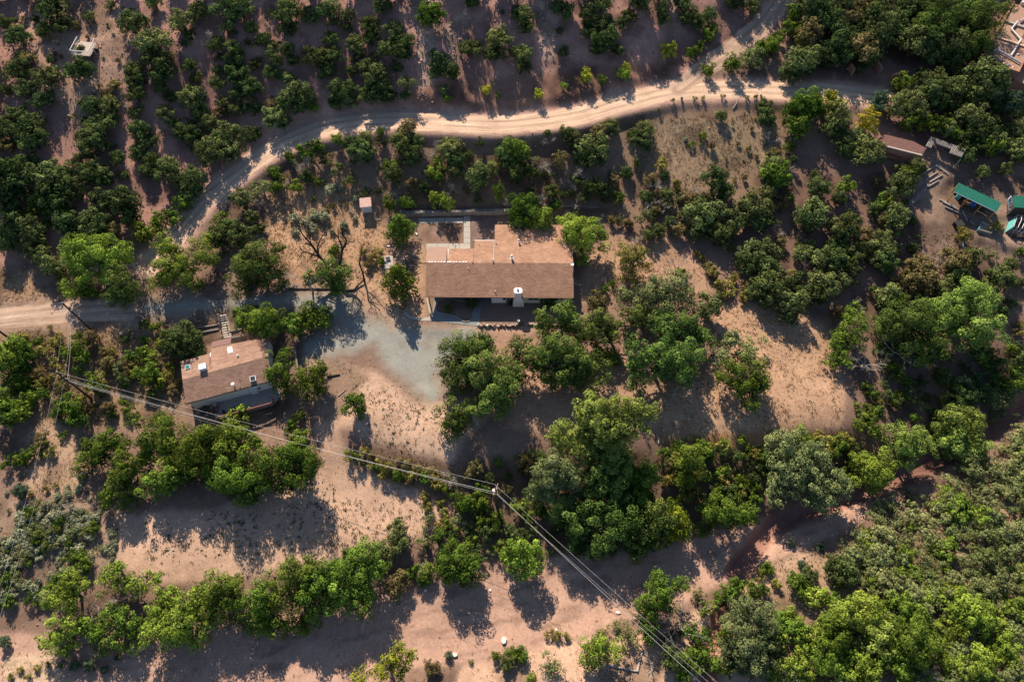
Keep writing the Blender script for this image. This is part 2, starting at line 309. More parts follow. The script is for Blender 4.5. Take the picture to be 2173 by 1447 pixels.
M['adoberoof'] = mat('brown_gravel_roof', (0.27, 0.17, 0.125), var=0.25, scale=2)
M['rock'] = mat('scree_rock', (0.36, 0.245, 0.20), var=0.5, scale=1.2)
M['grassdry'] = leaf_mat('dry_grass', (0.22, 0.155, 0.075), (0.50, 0.37, 0.19)); M['weed'] = leaf_mat('low_weeds', (0.05, 0.062, 0.026), (0.15, 0.16, 0.06))

# ------------------------------------------------------------------ mesh builder
class MB:
    def __init__(s): s.v = []; s.f = []
    def add(s, vs_, fs):
        o = len(s.v); s.v += [tuple(map(float, a)) for a in vs_]; s.f += [tuple(o + i for i in f) for f in fs]; return s
    def box(s, c, d, rz=0.0):
        x, y, z = d[0] / 2, d[1] / 2, d[2] / 2; ca, sa = math.cos(rz), math.sin(rz)
        vs_ = [(c[0] + ca * a - sa * b, c[1] + sa * a + ca * b, c[2] + e) for e in (-z, z) for a, b in ((-x, -y), (x, -y), (x, y), (-x, y))]
        return s.add(vs_, [(3, 2, 1, 0), (4, 5, 6, 7), (0, 1, 5, 4), (1, 2, 6, 5), (2, 3, 7, 6), (3, 0, 4, 7)])
    def prism(s, poly, z0, z1):
        m = len(poly); z0 = [z0] * m if np.isscalar(z0) else z0; z1 = [z1] * m if np.isscalar(z1) else z1
        if sum(poly[i][0] * poly[(i + 1) % m][1] - poly[(i + 1) % m][0] * poly[i][1] for i in range(m)) < 0: poly = poly[::-1]; z0 = z0[::-1]; z1 = z1[::-1]
        vs_ = [(p[0], p[1], z) for p, z in zip(poly, z0)] + [(p[0], p[1], z) for p, z in zip(poly, z1)]
        return s.add(vs_, [tuple(range(m))[::-1], tuple(range(m, 2 * m))] + [(i, (i + 1) % m, m + (i + 1) % m, m + i) for i in range(m)])
    def slab(s, pts, th):       # a sloped plate: corner points of its top face
        return s.prism([(p[0], p[1]) for p in pts], [p[2] - th for p in pts], [p[2] for p in pts])
    def tube(s, pts, rad, k=5, cap=True):
        pts = [np.array(p, float) for p in pts]; rad = [rad] * len(pts) if np.isscalar(rad) else list(rad); vs_ = []; fs = []
        for i, p in enumerate(pts):
            d = pts[min(i + 1, len(pts) - 1)] - pts[max(i - 1, 0)]; d = d / (np.linalg.norm(d) + 1e-9)
            a = np.cross(d, (0, 0, 1.0) if abs(d[2]) < 0.9 else (1.0, 0, 0)); a /= np.linalg.norm(a); b = np.cross(d, a)
            vs_ += [p + rad[i] * (math.cos(2 * math.pi * t / k) * a + math.sin(2 * math.pi * t / k) * b) for t in range(k)]
        for i in range(len(pts) - 1):
            fs += [(i * k + t, i * k + (t + 1) % k, (i + 1) * k + (t + 1) % k, (i + 1) * k + t) for t in range(k)]
        if cap: fs += [tuple(range(k))[::-1], tuple(range((len(pts) - 1) * k, len(pts) * k))]
        return s.add(vs_, fs)
    def lathe(s, c, prof, k=12):        # profile of (radius, height) about a vertical axis
        vs_ = []; fs = []
        for r, z in prof: vs_ += [(c[0] + r * math.cos(2 * math.pi * t / k), c[1] + r * math.sin(2 * math.pi * t / k), c[2] + z) for t in range(k)]
        for i in range(len(prof) - 1): fs += [(i * k + t, i * k + (t + 1) % k, (i + 1) * k + (t + 1) % k, (i + 1) * k + t) for t in range(k)]
        fs += [tuple(range(k))[::-1], tuple(range((len(prof) - 1) * k, len(prof) * k))]
        return s.add(vs_, fs)
    def rock(s, c, r, seed=None):
        g = np.random.default_rng(seed if seed is not None else random.randrange(1 << 30))
        d = np.array([(x, y, z) for z in (-0.5, 0.5) for x, y in ((1, 0), (.5, .87), (-.5, .87), (-1, 0), (-.5, -.87), (.5, -.87))], float)
        d[6:, :2] *= 0.72; d = d * g.uniform(0.75, 1.2, (12, 1)) * np.array(r)
        a = g.uniform(0, 6.28); R = np.array([[math.cos(a), -math.sin(a), 0], [math.sin(a), math.cos(a), 0], [0, 0, 1]])
        return s.add(d @ R.T + np.array(c), [(5, 4, 3, 2, 1, 0), (6, 7, 8, 9, 10, 11)] + [(i, (i + 1) % 6, 6 + (i + 1) % 6, 6 + i) for i in range(6)])
    def obj(s, name, material, parent=None, origin=None, smooth_=False):
        me = bpy.data.meshes.new(name)
        o = np.array(origin if origin is not None else (tuple(parent.location) if parent is not None and parent.parent is None else (ORG.get(parent.name, (0, 0, 0)) if parent is not None else (0, 0, 0))), float)
        me.from_pydata([tuple(np.array(a) - o) for a in s.v], [], s.f); me.update()
        if smooth_: me.shade_smooth()
        me.materials.append(material)
        ob = bpy.data.objects.new(name, me); COL.objects.link(ob)
        if parent is not None: ob.parent = parent; ORG[ob.name] = tuple(o)
        else: ob.location = tuple(o); ORG[ob.name] = tuple(o)
        return ob
ORG = {}
def tag(o, label=None, cat=None, group=None, kind=None):
    if label: o['label'] = label
    if cat: o['category'] = cat
    if group: o['group'] = group
    if kind: o['kind'] = kind
    return o
def thing(name, label, cat, loc, group=None, rotz=0.0, scale=None):
    o = bpy.data.objects.new(name, None); COL.objects.link(o); o.empty_display_size = 0.2
    o.location = tuple(map(float, loc)); o.rotation_euler = (0, 0, rotz)
    if scale is not None: o.scale = scale
    ORG[o.name] = tuple(map(float, loc)); return tag(o, label, cat, group)
def raw_mesh(name, verts, loops4=None, tris=None, material=None, tint=None, colr=None):
    me = bpy.data.meshes.new(name); verts = np.asarray(verts, np.float32)
    idx = np.asarray(loops4 if loops4 is not None else tris, np.int32); k = idx.shape[1]
    me.vertices.add(len(verts)); me.vertices.foreach_set('co', verts.ravel())
    me.loops.add(idx.size); me.loops.foreach_set('vertex_index', idx.ravel())
    me.polygons.add(len(idx)); me.polygons.foreach_set('loop_start', np.arange(0, idx.size, k, dtype=np.int32))
    me.update(calc_edges=True)
    if tint is not None:
        a = me.attributes.new('tint', 'FLOAT', 'FACE'); a.data.foreach_set('value', np.asarray(tint, np.float32))
    if colr is not None:
        a = me.attributes.new('Col', 'FLOAT_COLOR', 'POINT'); c4 = np.ones((len(verts), 4), np.float32); c4[:, :3] = colr; a.data.foreach_set('color', c4.ravel())
    if material is not None: me.materials.append(material)
    return me

# ------------------------------------------------------------------ ground
def zone_colors(x, y, z):
    """soil colours by place (what the ground is made of there)"""
    u, v = project(x, y, z)
    nz = (fbm(x, y, 4.0, 21) - 0.5); nf = (fbm(x, y, 1.2, 25, 3) - 0.5)
    col = np.empty(np.shape(x) + (3,)); col[...] = (0.215, 0.152, 0.108)
    def mixz(poly, c, feather=14.0, ragged=26.0, amt=1.0):
        s = poly_sd(u, v, poly) + nz * ragged + nf * ragged * 0.6
        w_ = (amt * smooth(feather, -feather, s))[..., None]; col[...] = col * (1 - w_) + np.array(c) * w_
    hill = [(-400, -400), (2600, -400), (2600, 60), (1700, 40), (1470, 150), (1320, 205), (1180, 240), (1000, 245), (800, 240), (650, 265), (540, 320), (460, 380), (350, 490), (100, 560), (-400, 560)]
    mixz(hill, (0.335, 0.208, 0.160), 8, 10)
    for q_ in ([(870, -60), (935, -60), (930, 60), (915, 150), (922, 235), (890, 235), (885, 120)], [(940, 60), (990, 20), (985, 90), (975, 160), (955, 160)], [(1140, -40), (1180, -40), (1185, 70), (1175, 130), (1145, 130)], [(1420, -20), (1440, -20), (1445, 75), (1430, 80)]): mixz(q_, (0.408, 0.298, 0.219), 4, 8)
    mixz([(860, 190), (1000, 170), (1300, 140), (1450, 130), (1400, 195), (1250, 225), (1000, 240), (880, 240)], (0.243, 0.145, 0.101), 8, 14)
    mixz([(60, 20), (250, 0), (290, 150), (240, 250), (130, 260), (70, 140)], (0.336, 0.234, 0.162), 20, 30)
    mixz([(640, 330), (1000, 290), (1450, 230), (1750, 220), (1700, 420), (1450, 470), (1200, 450), (850, 440), (700, 400)], (0.224, 0.158, 0.106), 16, 30)
    mixz([(1330, 260), (1680, 230), (1660, 330), (1500, 440), (1400, 480), (1350, 400)], (0.251, 0.195, 0.122), 20, 60)
    mixz([(560, 420), (700, 380), (790, 400), (830, 520), (820, 600), (640, 600), (560, 520)], (0.359, 0.246, 0.144), 20, 30)
    mixz([(700, 580), (905, 520), (905, 680), (860, 700), (770, 650)], (0.347, 0.242, 0.151), 10, 16)
    mixz([(1290, 500), (1420, 510), (1490, 560), (1510, 640), (1400, 600), (1240, 640), (1230, 560)], (0.339, 0.234, 0.148), 12, 16)
    mixz([(1500, 650), (1640, 640), (1760, 700), (1790, 800), (1790, 905), (1420, 930), (1380, 820), (1560, 760)], (0.347, 0.240, 0.155), 8, 12)
    mixz([(1080, 720), (1400, 760), (1400, 920), (1200, 930), (1080, 900)], (0.332, 0.229, 0.151), 12, 20)
    mixz([(1010, 690), (1130, 690), (1160, 760), (1060, 830), (1000, 780)], (0.332, 0.222, 0.148), 8, 10)
    mixz([(720, 770), (800, 790), (880, 850), (1000, 850), (1060, 860), (980, 940), (960, 985), (880, 965), (780, 930), (715, 900)], (0.441, 0.326, 0.222), 12, 14)
    mixz([(700, 980), (760, 1000), (900, 1040), (960, 1080), (960, 1120), (820, 1150), (700, 1190), (500, 1230), (320, 1240), (240, 1200), (250, 1090), (450, 1080), (660, 1000)], (0.457, 0.332, 0.226), 10, 16)
    mixz([(665, 900), (710, 890), (750, 990), (690, 1010)], (0.370, 0.270, 0.186), 8, 10)
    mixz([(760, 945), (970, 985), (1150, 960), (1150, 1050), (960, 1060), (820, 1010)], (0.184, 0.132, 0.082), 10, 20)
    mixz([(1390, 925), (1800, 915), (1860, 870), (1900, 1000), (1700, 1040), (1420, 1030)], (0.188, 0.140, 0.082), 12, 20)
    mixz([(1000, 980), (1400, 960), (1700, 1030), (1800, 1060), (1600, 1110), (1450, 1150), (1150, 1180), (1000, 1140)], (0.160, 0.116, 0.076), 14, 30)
    wash = [(-300, 1330), (150, 1350), (420, 1330), (700, 1290), (900, 1240), (1100, 1190), (1400, 1160), (1580, 1110), (1650, 1090), (1800, 1040), (1900, 1010), (1900, 1070), (1780, 1130), (1640, 1190), (1560, 1230), (1400, 1300), (1200, 1360), (1040, 1400), (880, 1420), (500, 1600), (-300, 1600)]
    mixz(wash, (0.381, 0.265, 0.191), 8, 14)
    mixz([(980, 1410), (1200, 1360), (1420, 1330), (1560, 1250), (1720, 1170), (1700, 1300), (1640, 1447), (1400, 1600), (900, 1600)], (0.467, 0.336, 0.227), 8, 20)
    mixz([(1640, 1200), (1900, 1120), (2300, 950), (2300, 1600), (1620, 1600)], (0.292, 0.217, 0.139), 20, 30)
    mixz([(-200, 1060), (230, 1060), (240, 1180), (150, 1290), (-200, 1300)], (0.292, 0.224, 0.157), 16, 30)
    mixz([(60, 900), (170, 880), (180, 1000), (150, 1060), (60, 1050)], (0.363, 0.266, 0.170), 14, 24)
    mixz([(-200, 700), (190, 690), (380, 700), (390, 900), (200, 900), (-200, 880)], (0.246, 0.182, 0.108), 14, 30)
    mixz([(10, 1400), (110, 1380), (130, 1447), (0, 1500)], (0.469, 0.373, 0.250), 8, 14)
    mixz([(0, 580), (60, 575), (90, 640), (0, 650)], (0.292, 0.206, 0.124), 10, 14)
    mixz([(1860, 300), (2200, 360), (2200, 560), (1950, 560)], (0.238, 0.178, 0.129), 20, 40)
    mixz([(640, 720), (780, 800), (720, 890), (640, 850)], (0.251, 0.186, 0.126), 12, 20)
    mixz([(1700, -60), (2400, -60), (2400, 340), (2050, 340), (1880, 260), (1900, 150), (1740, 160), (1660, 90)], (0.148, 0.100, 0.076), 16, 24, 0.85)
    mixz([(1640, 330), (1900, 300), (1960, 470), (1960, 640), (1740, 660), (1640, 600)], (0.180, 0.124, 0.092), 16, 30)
    ws = smooth(10, -10, poly_sd(u, v, wash)); rill = vnoise(x * 0.35 + 0.25 * y + 2.2 * vnoise(x, y, 6, 51), y * 1.6 - 0.4 * x, 1.3, 52)
    col *= (1 - 0.30 * ws * smooth(0.62, 0.85, rill))[..., None]
    mixz([(1500, 650), (1640, 640), (1760, 700), (1790, 800), (1790, 905), (1420, 930), (1380, 820), (1560, 760)], (0.365, 0.252, 0.155), 8, 12)
    mixz([(1400, 925), (1560, 915), (1720, 925), (1600, 950), (1420, 950)], (0.36, 0.225, 0.10), 6, 16, 0.8)
    # red cut banks of the creek
    d, al, sg = pl_dist(x, y, CREEK); w_ = (smooth(2.3, 0.9, d + nf) * 0.8)[..., None]; col[...] = col * (1 - w_) + np.array((0.235, 0.125, 0.095)) * w_
    d, al, sg = pl_dist(x, y, GUL); w_ = (smooth(2.3, 0.9, d + nf) * 0.85)[..., None]; col[...] = col * (1 - w_) + np.array((0.28, 0.145, 0.10)) * w_
    d, al, sg = pl_dist(x, y, ROAD); w_ = (smooth(4.4, 2.6, d + nf) * 0.8)[..., None]; col[...] = col * (1 - w_) + np.array((0.46, 0.325, 0.24)) * w_
    mixz([(-200, 640), (300, 628), (310, 684), (-200, 722)], (0.291, 0.215, 0.149), 10, 14)
    DP = [(285, 640), (520, 625), (745, 618), (790, 668), (870, 690), (1010, 690), (1030, 715), (950, 770), (945, 830), (910, 862), (840, 808), (790, 740), (640, 770), (640, 716), (700, 690), (600, 658), (420, 668), (285, 672)]
    mixz(DP, (0.255, 0.236, 0.178), 22, 30, 0.75)
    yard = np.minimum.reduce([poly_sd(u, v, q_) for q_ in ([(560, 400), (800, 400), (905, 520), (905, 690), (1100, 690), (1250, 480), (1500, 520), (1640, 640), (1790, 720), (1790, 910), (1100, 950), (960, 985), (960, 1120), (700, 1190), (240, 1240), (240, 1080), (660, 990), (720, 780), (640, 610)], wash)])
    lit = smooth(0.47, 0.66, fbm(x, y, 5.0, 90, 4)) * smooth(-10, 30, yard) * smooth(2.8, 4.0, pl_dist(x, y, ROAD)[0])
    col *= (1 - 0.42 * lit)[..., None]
    # big soft patches
    col *= np.array((0.965, 0.905, 0.945)) * (0.84 + 0.32 * fbm(x, y, 7.0, 40))[..., None]
    return col
ext = np.array([3, 7, 14, 26, 45, 75, 120, 190, 300, 450.0])
ax_ = np.concatenate([X0 - ext[::-1], gx, X1 + ext]); ay_ = np.concatenate([Y0 - ext[::-1], gy, Y1 + ext])
AX, AY = np.meshgrid(ax_, ay_)
AZ = gz(AX, AY)
outx = np.maximum(0, np.maximum(X0 - AX, AX - X1)); outy = np.maximum(0, AY - Y1); outs = np.maximum(0, Y0 - AY)
AZ = AZ + np.minimum(outy * 0.22, 60) + outs * 0.06 + (fbm(AX, AY, 60, 77) - 0.5) * np.minimum(outx + outy + outs, 60) * 0.25
nx, ny = len(ax_), len(ay_)
vid = np.arange(nx * ny).reshape(ny, nx)
quads = np.stack([vid[:-1, :-1], vid[:-1, 1:], vid[1:, 1:], vid[1:, :-1]], -1).reshape(-1, 4)
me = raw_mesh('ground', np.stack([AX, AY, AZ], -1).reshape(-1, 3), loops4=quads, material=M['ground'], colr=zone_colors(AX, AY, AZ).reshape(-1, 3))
me.shade_smooth()
ground = bpy.data.objects.new('ground', me); COL.objects.link(ground); tag(ground, 'dry rocky canyon ground with terraces, hillside and sandy wash', kind='structure')

def sheet(name, sd_fn, bbox, res, zoff, material, colr, label, along=None, ragged=0.45, edge=0.8, thin=0.0):
    xs = np.arange(bbox[0], bbox[1], res); ys = np.arange(bbox[2], bbox[3], res); x, y = np.meshgrid(xs, ys)
    s = sd_fn(x, y) + (fbm(x, y, 1.3, 61, 4) - 0.5) * 2 * ragged
    keepv = s < 0; kq = keepv[:-1, :-1] & keepv[1:, :-1] & keepv[:-1, 1:] & keepv[1:, 1:]
    ids = np.arange(x.size).reshape(x.shape); qd = np.stack([ids[:-1, :-1], ids[:-1, 1:], ids[1:, 1:], ids[1:, :-1]], -1)[kq]
    used = np.unique(qd); rm = np.full(x.size, -1); rm[used] = np.arange(len(used))
    xx = x.ravel()[used]; yy = y.ravel()[used]; zz = gz(xx, yy) + 0.014 + (zoff - 0.014) * smooth(0.1, 1.6, -s.ravel()[used])
    c = np.empty((len(used), 3)); c[:] = colr
    c *= (0.88 + 0.24 * fbm(xx, yy, 3.0, 63))[:, None]
    eb = (smooth(0.0, edge, -s.ravel()[used]) * (1 - thin * smooth(0.52, 0.68, fbm(xx, yy, 4.5, 67))))[:, None]; c = c * eb + zone_colors(xx, yy, zz) * (1 - eb)      # the edge fades into the soil beside it
    if along is not None:
        d, al, sg = along(xx, yy); c *= (1.0 - 0.20 * smooth(0.5, 0.15, np.abs(d - 0.85)) * (0.5 + fbm(xx, yy, 6.0, 69)) + 0.08 * smooth(0.35, 0.0, d) - 0.14 * smooth(2.0, 3.2, d))[:, None]
    me_ = raw_mesh(name, np.stack([xx, yy, zz], -1), loops4=rm[qd], material=material, colr=c); me_.shade_smooth()
    if along is not None:
        a = me_.attributes.new('along', 'FLOAT_VECTOR', 'POINT'); vv = np.zeros((len(used), 3), np.float32); vv[:, 0] = al; vv[:, 1] = d * sg; a.data.foreach_set('vector', vv.ravel())
    o = bpy.data.objects.new(name, me_); COL.objects.link(o); return tag(o, label, kind='structure')
def bb(pl, m=5): return (pl[:, 0].min() - m, pl[:, 0].max() + m, pl[:, 1].min() - m, pl[:, 1].max() + m)
def road_sd(pl, hw): return lambda x, y: pl_dist(x, y, pl)[0] - hw
sheet('dirt_road', road_sd(ROAD, 2.75), bb(ROAD), 0.16, 0.05, M['road'], (0.475, 0.345, 0.25), 'packed dirt road curving along the hillside', lambda x, y: pl_dist(x, y, ROAD))
sheet('dirt_track', road_sd(ROAD2, 2.6), bb(ROAD2), 0.16, 0.07, M['road'], (0.37, 0.265, 0.195), 'dirt track forking uphill from the road', lambda x, y: pl_dist(x, y, ROAD2))
LANE = smooth_line([(p[0], p[1]) for p in GV([(-120, 700), (0, 675), (80, 668), (180, 660), (300, 655), (400, 648), (500, 640), (600, 638), (680, 645), (740, 670)])], 4)
lm = LANE[LANE[:, 0] < G(300, 655)[0]]
sheet('dirt_lane', road_sd(lm, 2.5), bb(lm), 0.16, 0.05, M['road'], (0.40, 0.29, 0.215), 'pale dirt lane entering past the power poles', lambda x, y: pl_dist(x, y, LANE))
drive_px = [(285, 640), (340, 632), (420, 628), (520, 625), (610, 620), (700, 618), (745, 618), (768, 640), (790, 668), (830, 690), (870, 690), (912, 683), (1010, 690), (1018, 702), (1030, 715), (990, 742), (950, 770), (930, 800), (945, 830), (935, 858), (910, 862), (880, 838), (840, 808), (800, 770), (790, 740), (760, 760), (640, 770), (632, 740), (640, 716), (700, 690), (660, 668), (600, 658), (520, 662), (420, 668), (340, 674), (285, 672)]
dpw = np.array([G(*a)[:2] for a in drive_px])
sheet('gravel_driveway', lambda x, y: poly_sd(x, y, dpw), bb(dpw), 0.18, 0.06, M['gravel'], (0.235, 0.240, 0.215), 'grey gravel driveway and turning area before the long house', ragged=0.9, edge=2.4, thin=0.6)
# ------------------------------------------------------------------ vegetation builders
def foliage(lobes, per_m2, card, g, clump=0.34, upbias=0.25, ragged=0.16, inner=0.12):
    """leaf sprays gathered in clumps over each lobe of a crown; returns verts, quads, tint"""
    P = []; NN = []; T = []; Sz = []
    for c, r in lobes:
        c = np.array(c, float); r = np.array(r, float); rm = float(r.mean())
        ncl = max(7, int(round(17 * (0.34 / clump) ** 2)))
        d = g.normal(size=(ncl, 3)); d[:, 2] += upbias; d /= np.linalg.norm(d, axis=1)[:, None]
        cc = c + d * r * (g.uniform(0.66, 1.02 + ragged, (ncl, 1)))
        cr = rm * clump * g.uniform(0.65, 1.3, ncl)
        m = np.maximum(6, (per_m2 * 4 * math.pi * rm * rm / ncl * (cr / (rm * clump)) ** 2)).astype(int)
        own = np.repeat(np.arange(ncl), m); tot = len(own)
        e = g.normal(size=(tot, 3)); e /= np.linalg.norm(e, axis=1)[:, None]
        rad = cr[own] * g.uniform(0.5, 1.0, tot) ** 0.4
        p = cc[own] + e * rad[:, None] * np.array((1, 1, 0.8))
        nn_ = e * 0.80 + d[own] * 0.45 + g.normal(size=(tot, 3)) * 0.30 + np.array((0, 0.05, 0.25))
        P.append(p); NN.append(nn_); T.append(np.clip(g.uniform(0.15, 0.85, ncl)[own] + g.normal(0, 0.17, tot), 0, 1)); Sz.append(card * g.uniform(0.6, 1.45, tot))
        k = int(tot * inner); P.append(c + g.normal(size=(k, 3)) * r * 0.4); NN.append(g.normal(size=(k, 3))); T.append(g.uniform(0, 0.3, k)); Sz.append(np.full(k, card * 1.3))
    P = np.concatenate(P); NN = np.concatenate(NN); T = np.concatenate(T); Sz = np.concatenate(Sz)
    NN /= np.linalg.norm(NN, axis=1)[:, None] + 1e-9
    a = np.cross(NN, g.normal(size=NN.shape)); a /= np.linalg.norm(a, axis=1)[:, None] + 1e-9; b = np.cross(NN, a)
    h = Sz[:, None] * 0.5; l = h * g.uniform(0.9, 1.5, (len(P), 1)); b = b * g.uniform(0.45, 0.85, (len(P), 1))
    V = np.stack([P - a * l, P - b * h + NN * h * 0.25, P + a * l, P + b * h + NN * h * 0.25], 1).reshape(-1, 3)
    return V, np.arange(len(V)).reshape(-1, 4), T
def limb(mb, p0, p1, r0, r1, g, bend=0.12, k=5, seg=4):
    p0 = np.array(p0, float); p1 = np.array(p1, float); L = np.linalg.norm(p1 - p0); off = g.normal(size=3) * L * bend
    pts = [p0 + (p1 - p0) * t + off * math.sin(math.pi * t) for t in np.linspace(0, 1, seg + 1)]
    mb.tube(pts, list(np.linspace(r0, r1, seg + 1)), k, cap=False); return pts
def branching(mb, p, d, L, r, g, lvl, maxl, spread=0.55, up=0.15, nk=(2, 4)):
    d = d / np.linalg.norm(d); q_ = p + d * L; m_ = (p + q_) / 2 + g.normal(size=3) * L * 0.10
    mb.tube([p, m_, q_], [r, r * 0.82, r * 0.66], 5 if lvl < 2 else 3, cap=False)
    if lvl >= maxl: return
    for t in range(g.integers(nk[0], nk[1])):
        nd = d + g.normal(size=3) * spread + np.array((0, 0, up)); branching(mb, q_, nd, L * g.uniform(0.58, 0.85), r * 0.62, g, lvl + 1, maxl, spread, up, nk)
    if lvl > 0 and g.random() < 0.7:
        nd = d + g.normal(size=3) * spread * 1.3; branching(mb, m_, nd, L * g.uniform(0.45, 0.7), r * 0.45, g, lvl + 1, maxl, spread, up, nk)

PROTO = {}
def protos(kind, count, fn):
    PROTO[kind] = [fn(np.random.default_rng(1000 + 37 * i + sum(map(ord, kind)))) for i in range(count)]
def mk(verts, quads_, T, nm): return raw_mesh(nm, verts, loops4=quads_, tint=T, material=LEAF['j'])
def trunk_mesh(lobes, g, r0=0.10, nm='trunk', fork=0.25):
    mb = MB(); f = np.array((g.normal() * 0.05, g.normal() * 0.05, fork)); mb.tube([(0, 0, -0.12), f * 0.6, f], [r0, r0 * 0.85, r0 * 0.7], 6, cap=False)
    for c, r in lobes: limb(mb, f, c, r0 * 0.5, r0 * 0.12, g, 0.1, 4, 3)
    m_ = bpy.data.meshes.new(nm); m_.from_pydata(mb.v, [], mb.f); m_.materials.append(M['bark']); m_.update(); return m_
def juniper(g):
    k = g.integers(4, 7); lobes = [((g.normal() * 0.12, g.normal() * 0.12, 1.0), (0.62, 0.62, 0.62))]
    for i in range(k):
        a = 2 * math.pi * (i + g.uniform(-.3, .3)) / k; R_ = g.uniform(0.36, 0.62); r = g.uniform(0.34, 0.5)
        lobes.append(((math.cos(a) * R_, math.sin(a) * R_, g.uniform(0.5, 1.05)), (r, r, r * 0.9)))
    V, Q, T = foliage(lobes, 165, 0.098, g, 0.36, 0.3); return mk(V, Q, T, 'crown'), trunk_mesh(lobes, g)
def shrub(g):
    k = g.integers(5, 9); lobes = []
    for i in range(k):
        a = g.uniform(0, 6.28); R_ = g.uniform(0.1, 0.72); r = g.uniform(0.26, 0.42); lobes.append(((math.cos(a) * R_, math.sin(a) * R_, g.uniform(0.4, 1.25 - 0.5 * R_)), (r, r, r * 1.05)))
    V, Q, T = foliage(lobes, 150, 0.098, g, 0.42, 0.4, 0.3, 0.08); return mk(V, Q, T, 'crown'), trunk_mesh(lobes, g, 0.06, fork=0.12)
def sage(g):
    k = g.integers(4, 7); lobes = [((0, 0, 0.3), (0.5, 0.5, 0.38))]
    for i in range(k):
        a = g.uniform(0, 6.28); R_ = g.uniform(0.05, 0.5); r = g.uniform(0.36, 0.48); lobes.append(((math.cos(a) * R_, math.sin(a) * R_, g.uniform(0.25, 0.5)), (r, r, r * 0.85)))
    V, Q, T = foliage(lobes, 60, 0.155, g, 0.45, 0.5, 0.3, 0.05); return mk(V, Q, T, 'crown'), None
def thicket(g):
    k = g.integers(7, 11); lobes = []
    for i in range(k):
        a = g.uniform(0, 6.28); R_ = g.uniform(0.1, 0.85); r = g.uniform(0.24, 0.38); lobes.append(((math.cos(a) * R_, math.sin(a) * R_, g.uniform(0.45, 1.0)), (r, r, r)))
    V, Q, T = foliage(lobes, 160, 0.085, g, 0.40, 0.5, 0.35, 0.05); return mk(V, Q, T, 'crown'), trunk_mesh(lobes, g, 0.05, fork=0.1)
def conifer(g):
    lobes = []
    for i in range(30):
        t = (i + 0.5) / 30; a = i * 2.4 + g.uniform(-.3, .3); R_ = (1.02 - t) ** 0.7 * 0.66; r = 0.20 + 0.24 * (1 - t)
        lobes.append(((math.cos(a) * R_, math.sin(a) * R_, 0.28 + t * 1.75), (r, r, r * 0.9)))
    V, Q, T = foliage(lobes, 90, 0.10, g, 0.5, 0.3, 0.3, 0.05); return mk(V, Q, T, 'crown'), trunk_mesh([((0, 0, 2.0), 0)], g, 0.09, fork=0.5)
def dead(g):
    mb = MB()
    for i in range(g.integers(3, 6)): branching(mb, np.array((0, 0, -0.05)), np.array((g.normal() * 0.6, g.normal() * 0.6, 1.0)), 0.52, 0.045, g, 0, 4, 0.55, 0.12, (2, 4))
    m_ = bpy.data.meshes.new('branches'); m_.from_pydata(mb.v, [], mb.f); m_.materials.append(M['deadwood']); m_.update(); return m_, None
protos('juniper', 7, juniper); protos('shrub', 6, shrub); protos('sage', 5, sage); protos('thicket', 5, thicket); protos('conifer', 2, conifer); protos('dead', 5, dead)

# codes: kind of crown, leaf colour, height factor of the crown centre
TYPES = {'j': ('juniper', 'j'), 'o': ('juniper', 'o'), 'n': ('juniper', 'n'), 'b': ('juniper', 'b'), 'g': ('shrub', 'g'), 'y': ('shrub', 'y'), 'Y': ('shrub', 'Y'), 'G': ('shrub', 'G'), 'h': ('shrub', 'h'),
         'w': ('thicket', 'w'), 's': ('sage', 's'), 'p': ('conifer', 'g'), 'd': ('dead', None), 't': ('thicket', 'o'), 'k': ('thicket', 'k'), 'r': ('juniper', 'g')}
CTR = {'juniper': 0.85, 'shrub': 0.75, 'sage': 0.4, 'thicket': 0.7, 'conifer': 0.8, 'dead': 0.8}
NOUN = {'juniper': 'juniper', 'shrub': 'shrub', 'sage': 'sagebrush', 'thicket': 'willow_shrub', 'conifer': 'small_pine', 'dead': 'dead_shrub'}
CATN = {'juniper': 'juniper', 'shrub': 'shrub', 'sage': 'sagebrush', 'thicket': 'willow', 'conifer': 'pine', 'dead': 'dead shrub'}
LOOK = {'j': 'dark green pinon pine', 'o': 'olive green juniper', 'n': 'brownish green juniper', 'b': 'bluish green juniper', 'r': 'rich green round juniper', 'g': 'mid green leafy shrub', 'y': 'lime green shrub', 'Y': 'bright yellow green shrub',
        'G': 'golden yellow shrub', 'h': 'yellowish chamisa bush', 'w': 'grey green willow bush', 't': 'olive willow bush', 'k': 'dark scrub oak', 's': 'pale grey green sagebrush', 'p': 'bushy green pine', 'd': 'bare grey dead shrub'}
def size_word(rm): return 'large ' if rm > 2.7 else ('small ' if rm < 1.25 else '')
COUNT = {}
NAMES = {'j': ('pinon_pine', 'pinon pine'), 'o': ('juniper', 'juniper'), 'n': ('brown_juniper', 'juniper'), 'b': ('blue_juniper', 'juniper'), 'r': ('round_juniper', 'juniper'), 'g': ('leafy_shrub', 'shrub'), 'y': ('lime_shrub', 'shrub'), 'Y': ('lime_shrub', 'shrub'), 'G': ('golden_shrub', 'shrub'), 'h': ('chamisa_bush', 'chamisa'),
         'w': ('willow_shrub', 'willow'), 't': ('olive_willow_shrub', 'willow'), 'k': ('scrub_oak', 'scrub oak'), 's': ('sagebrush', 'sagebrush'), 'p': ('bushy_pine', 'pine'), 'd': ('dead_shrub', 'dead shrub')}
PLANTS = []
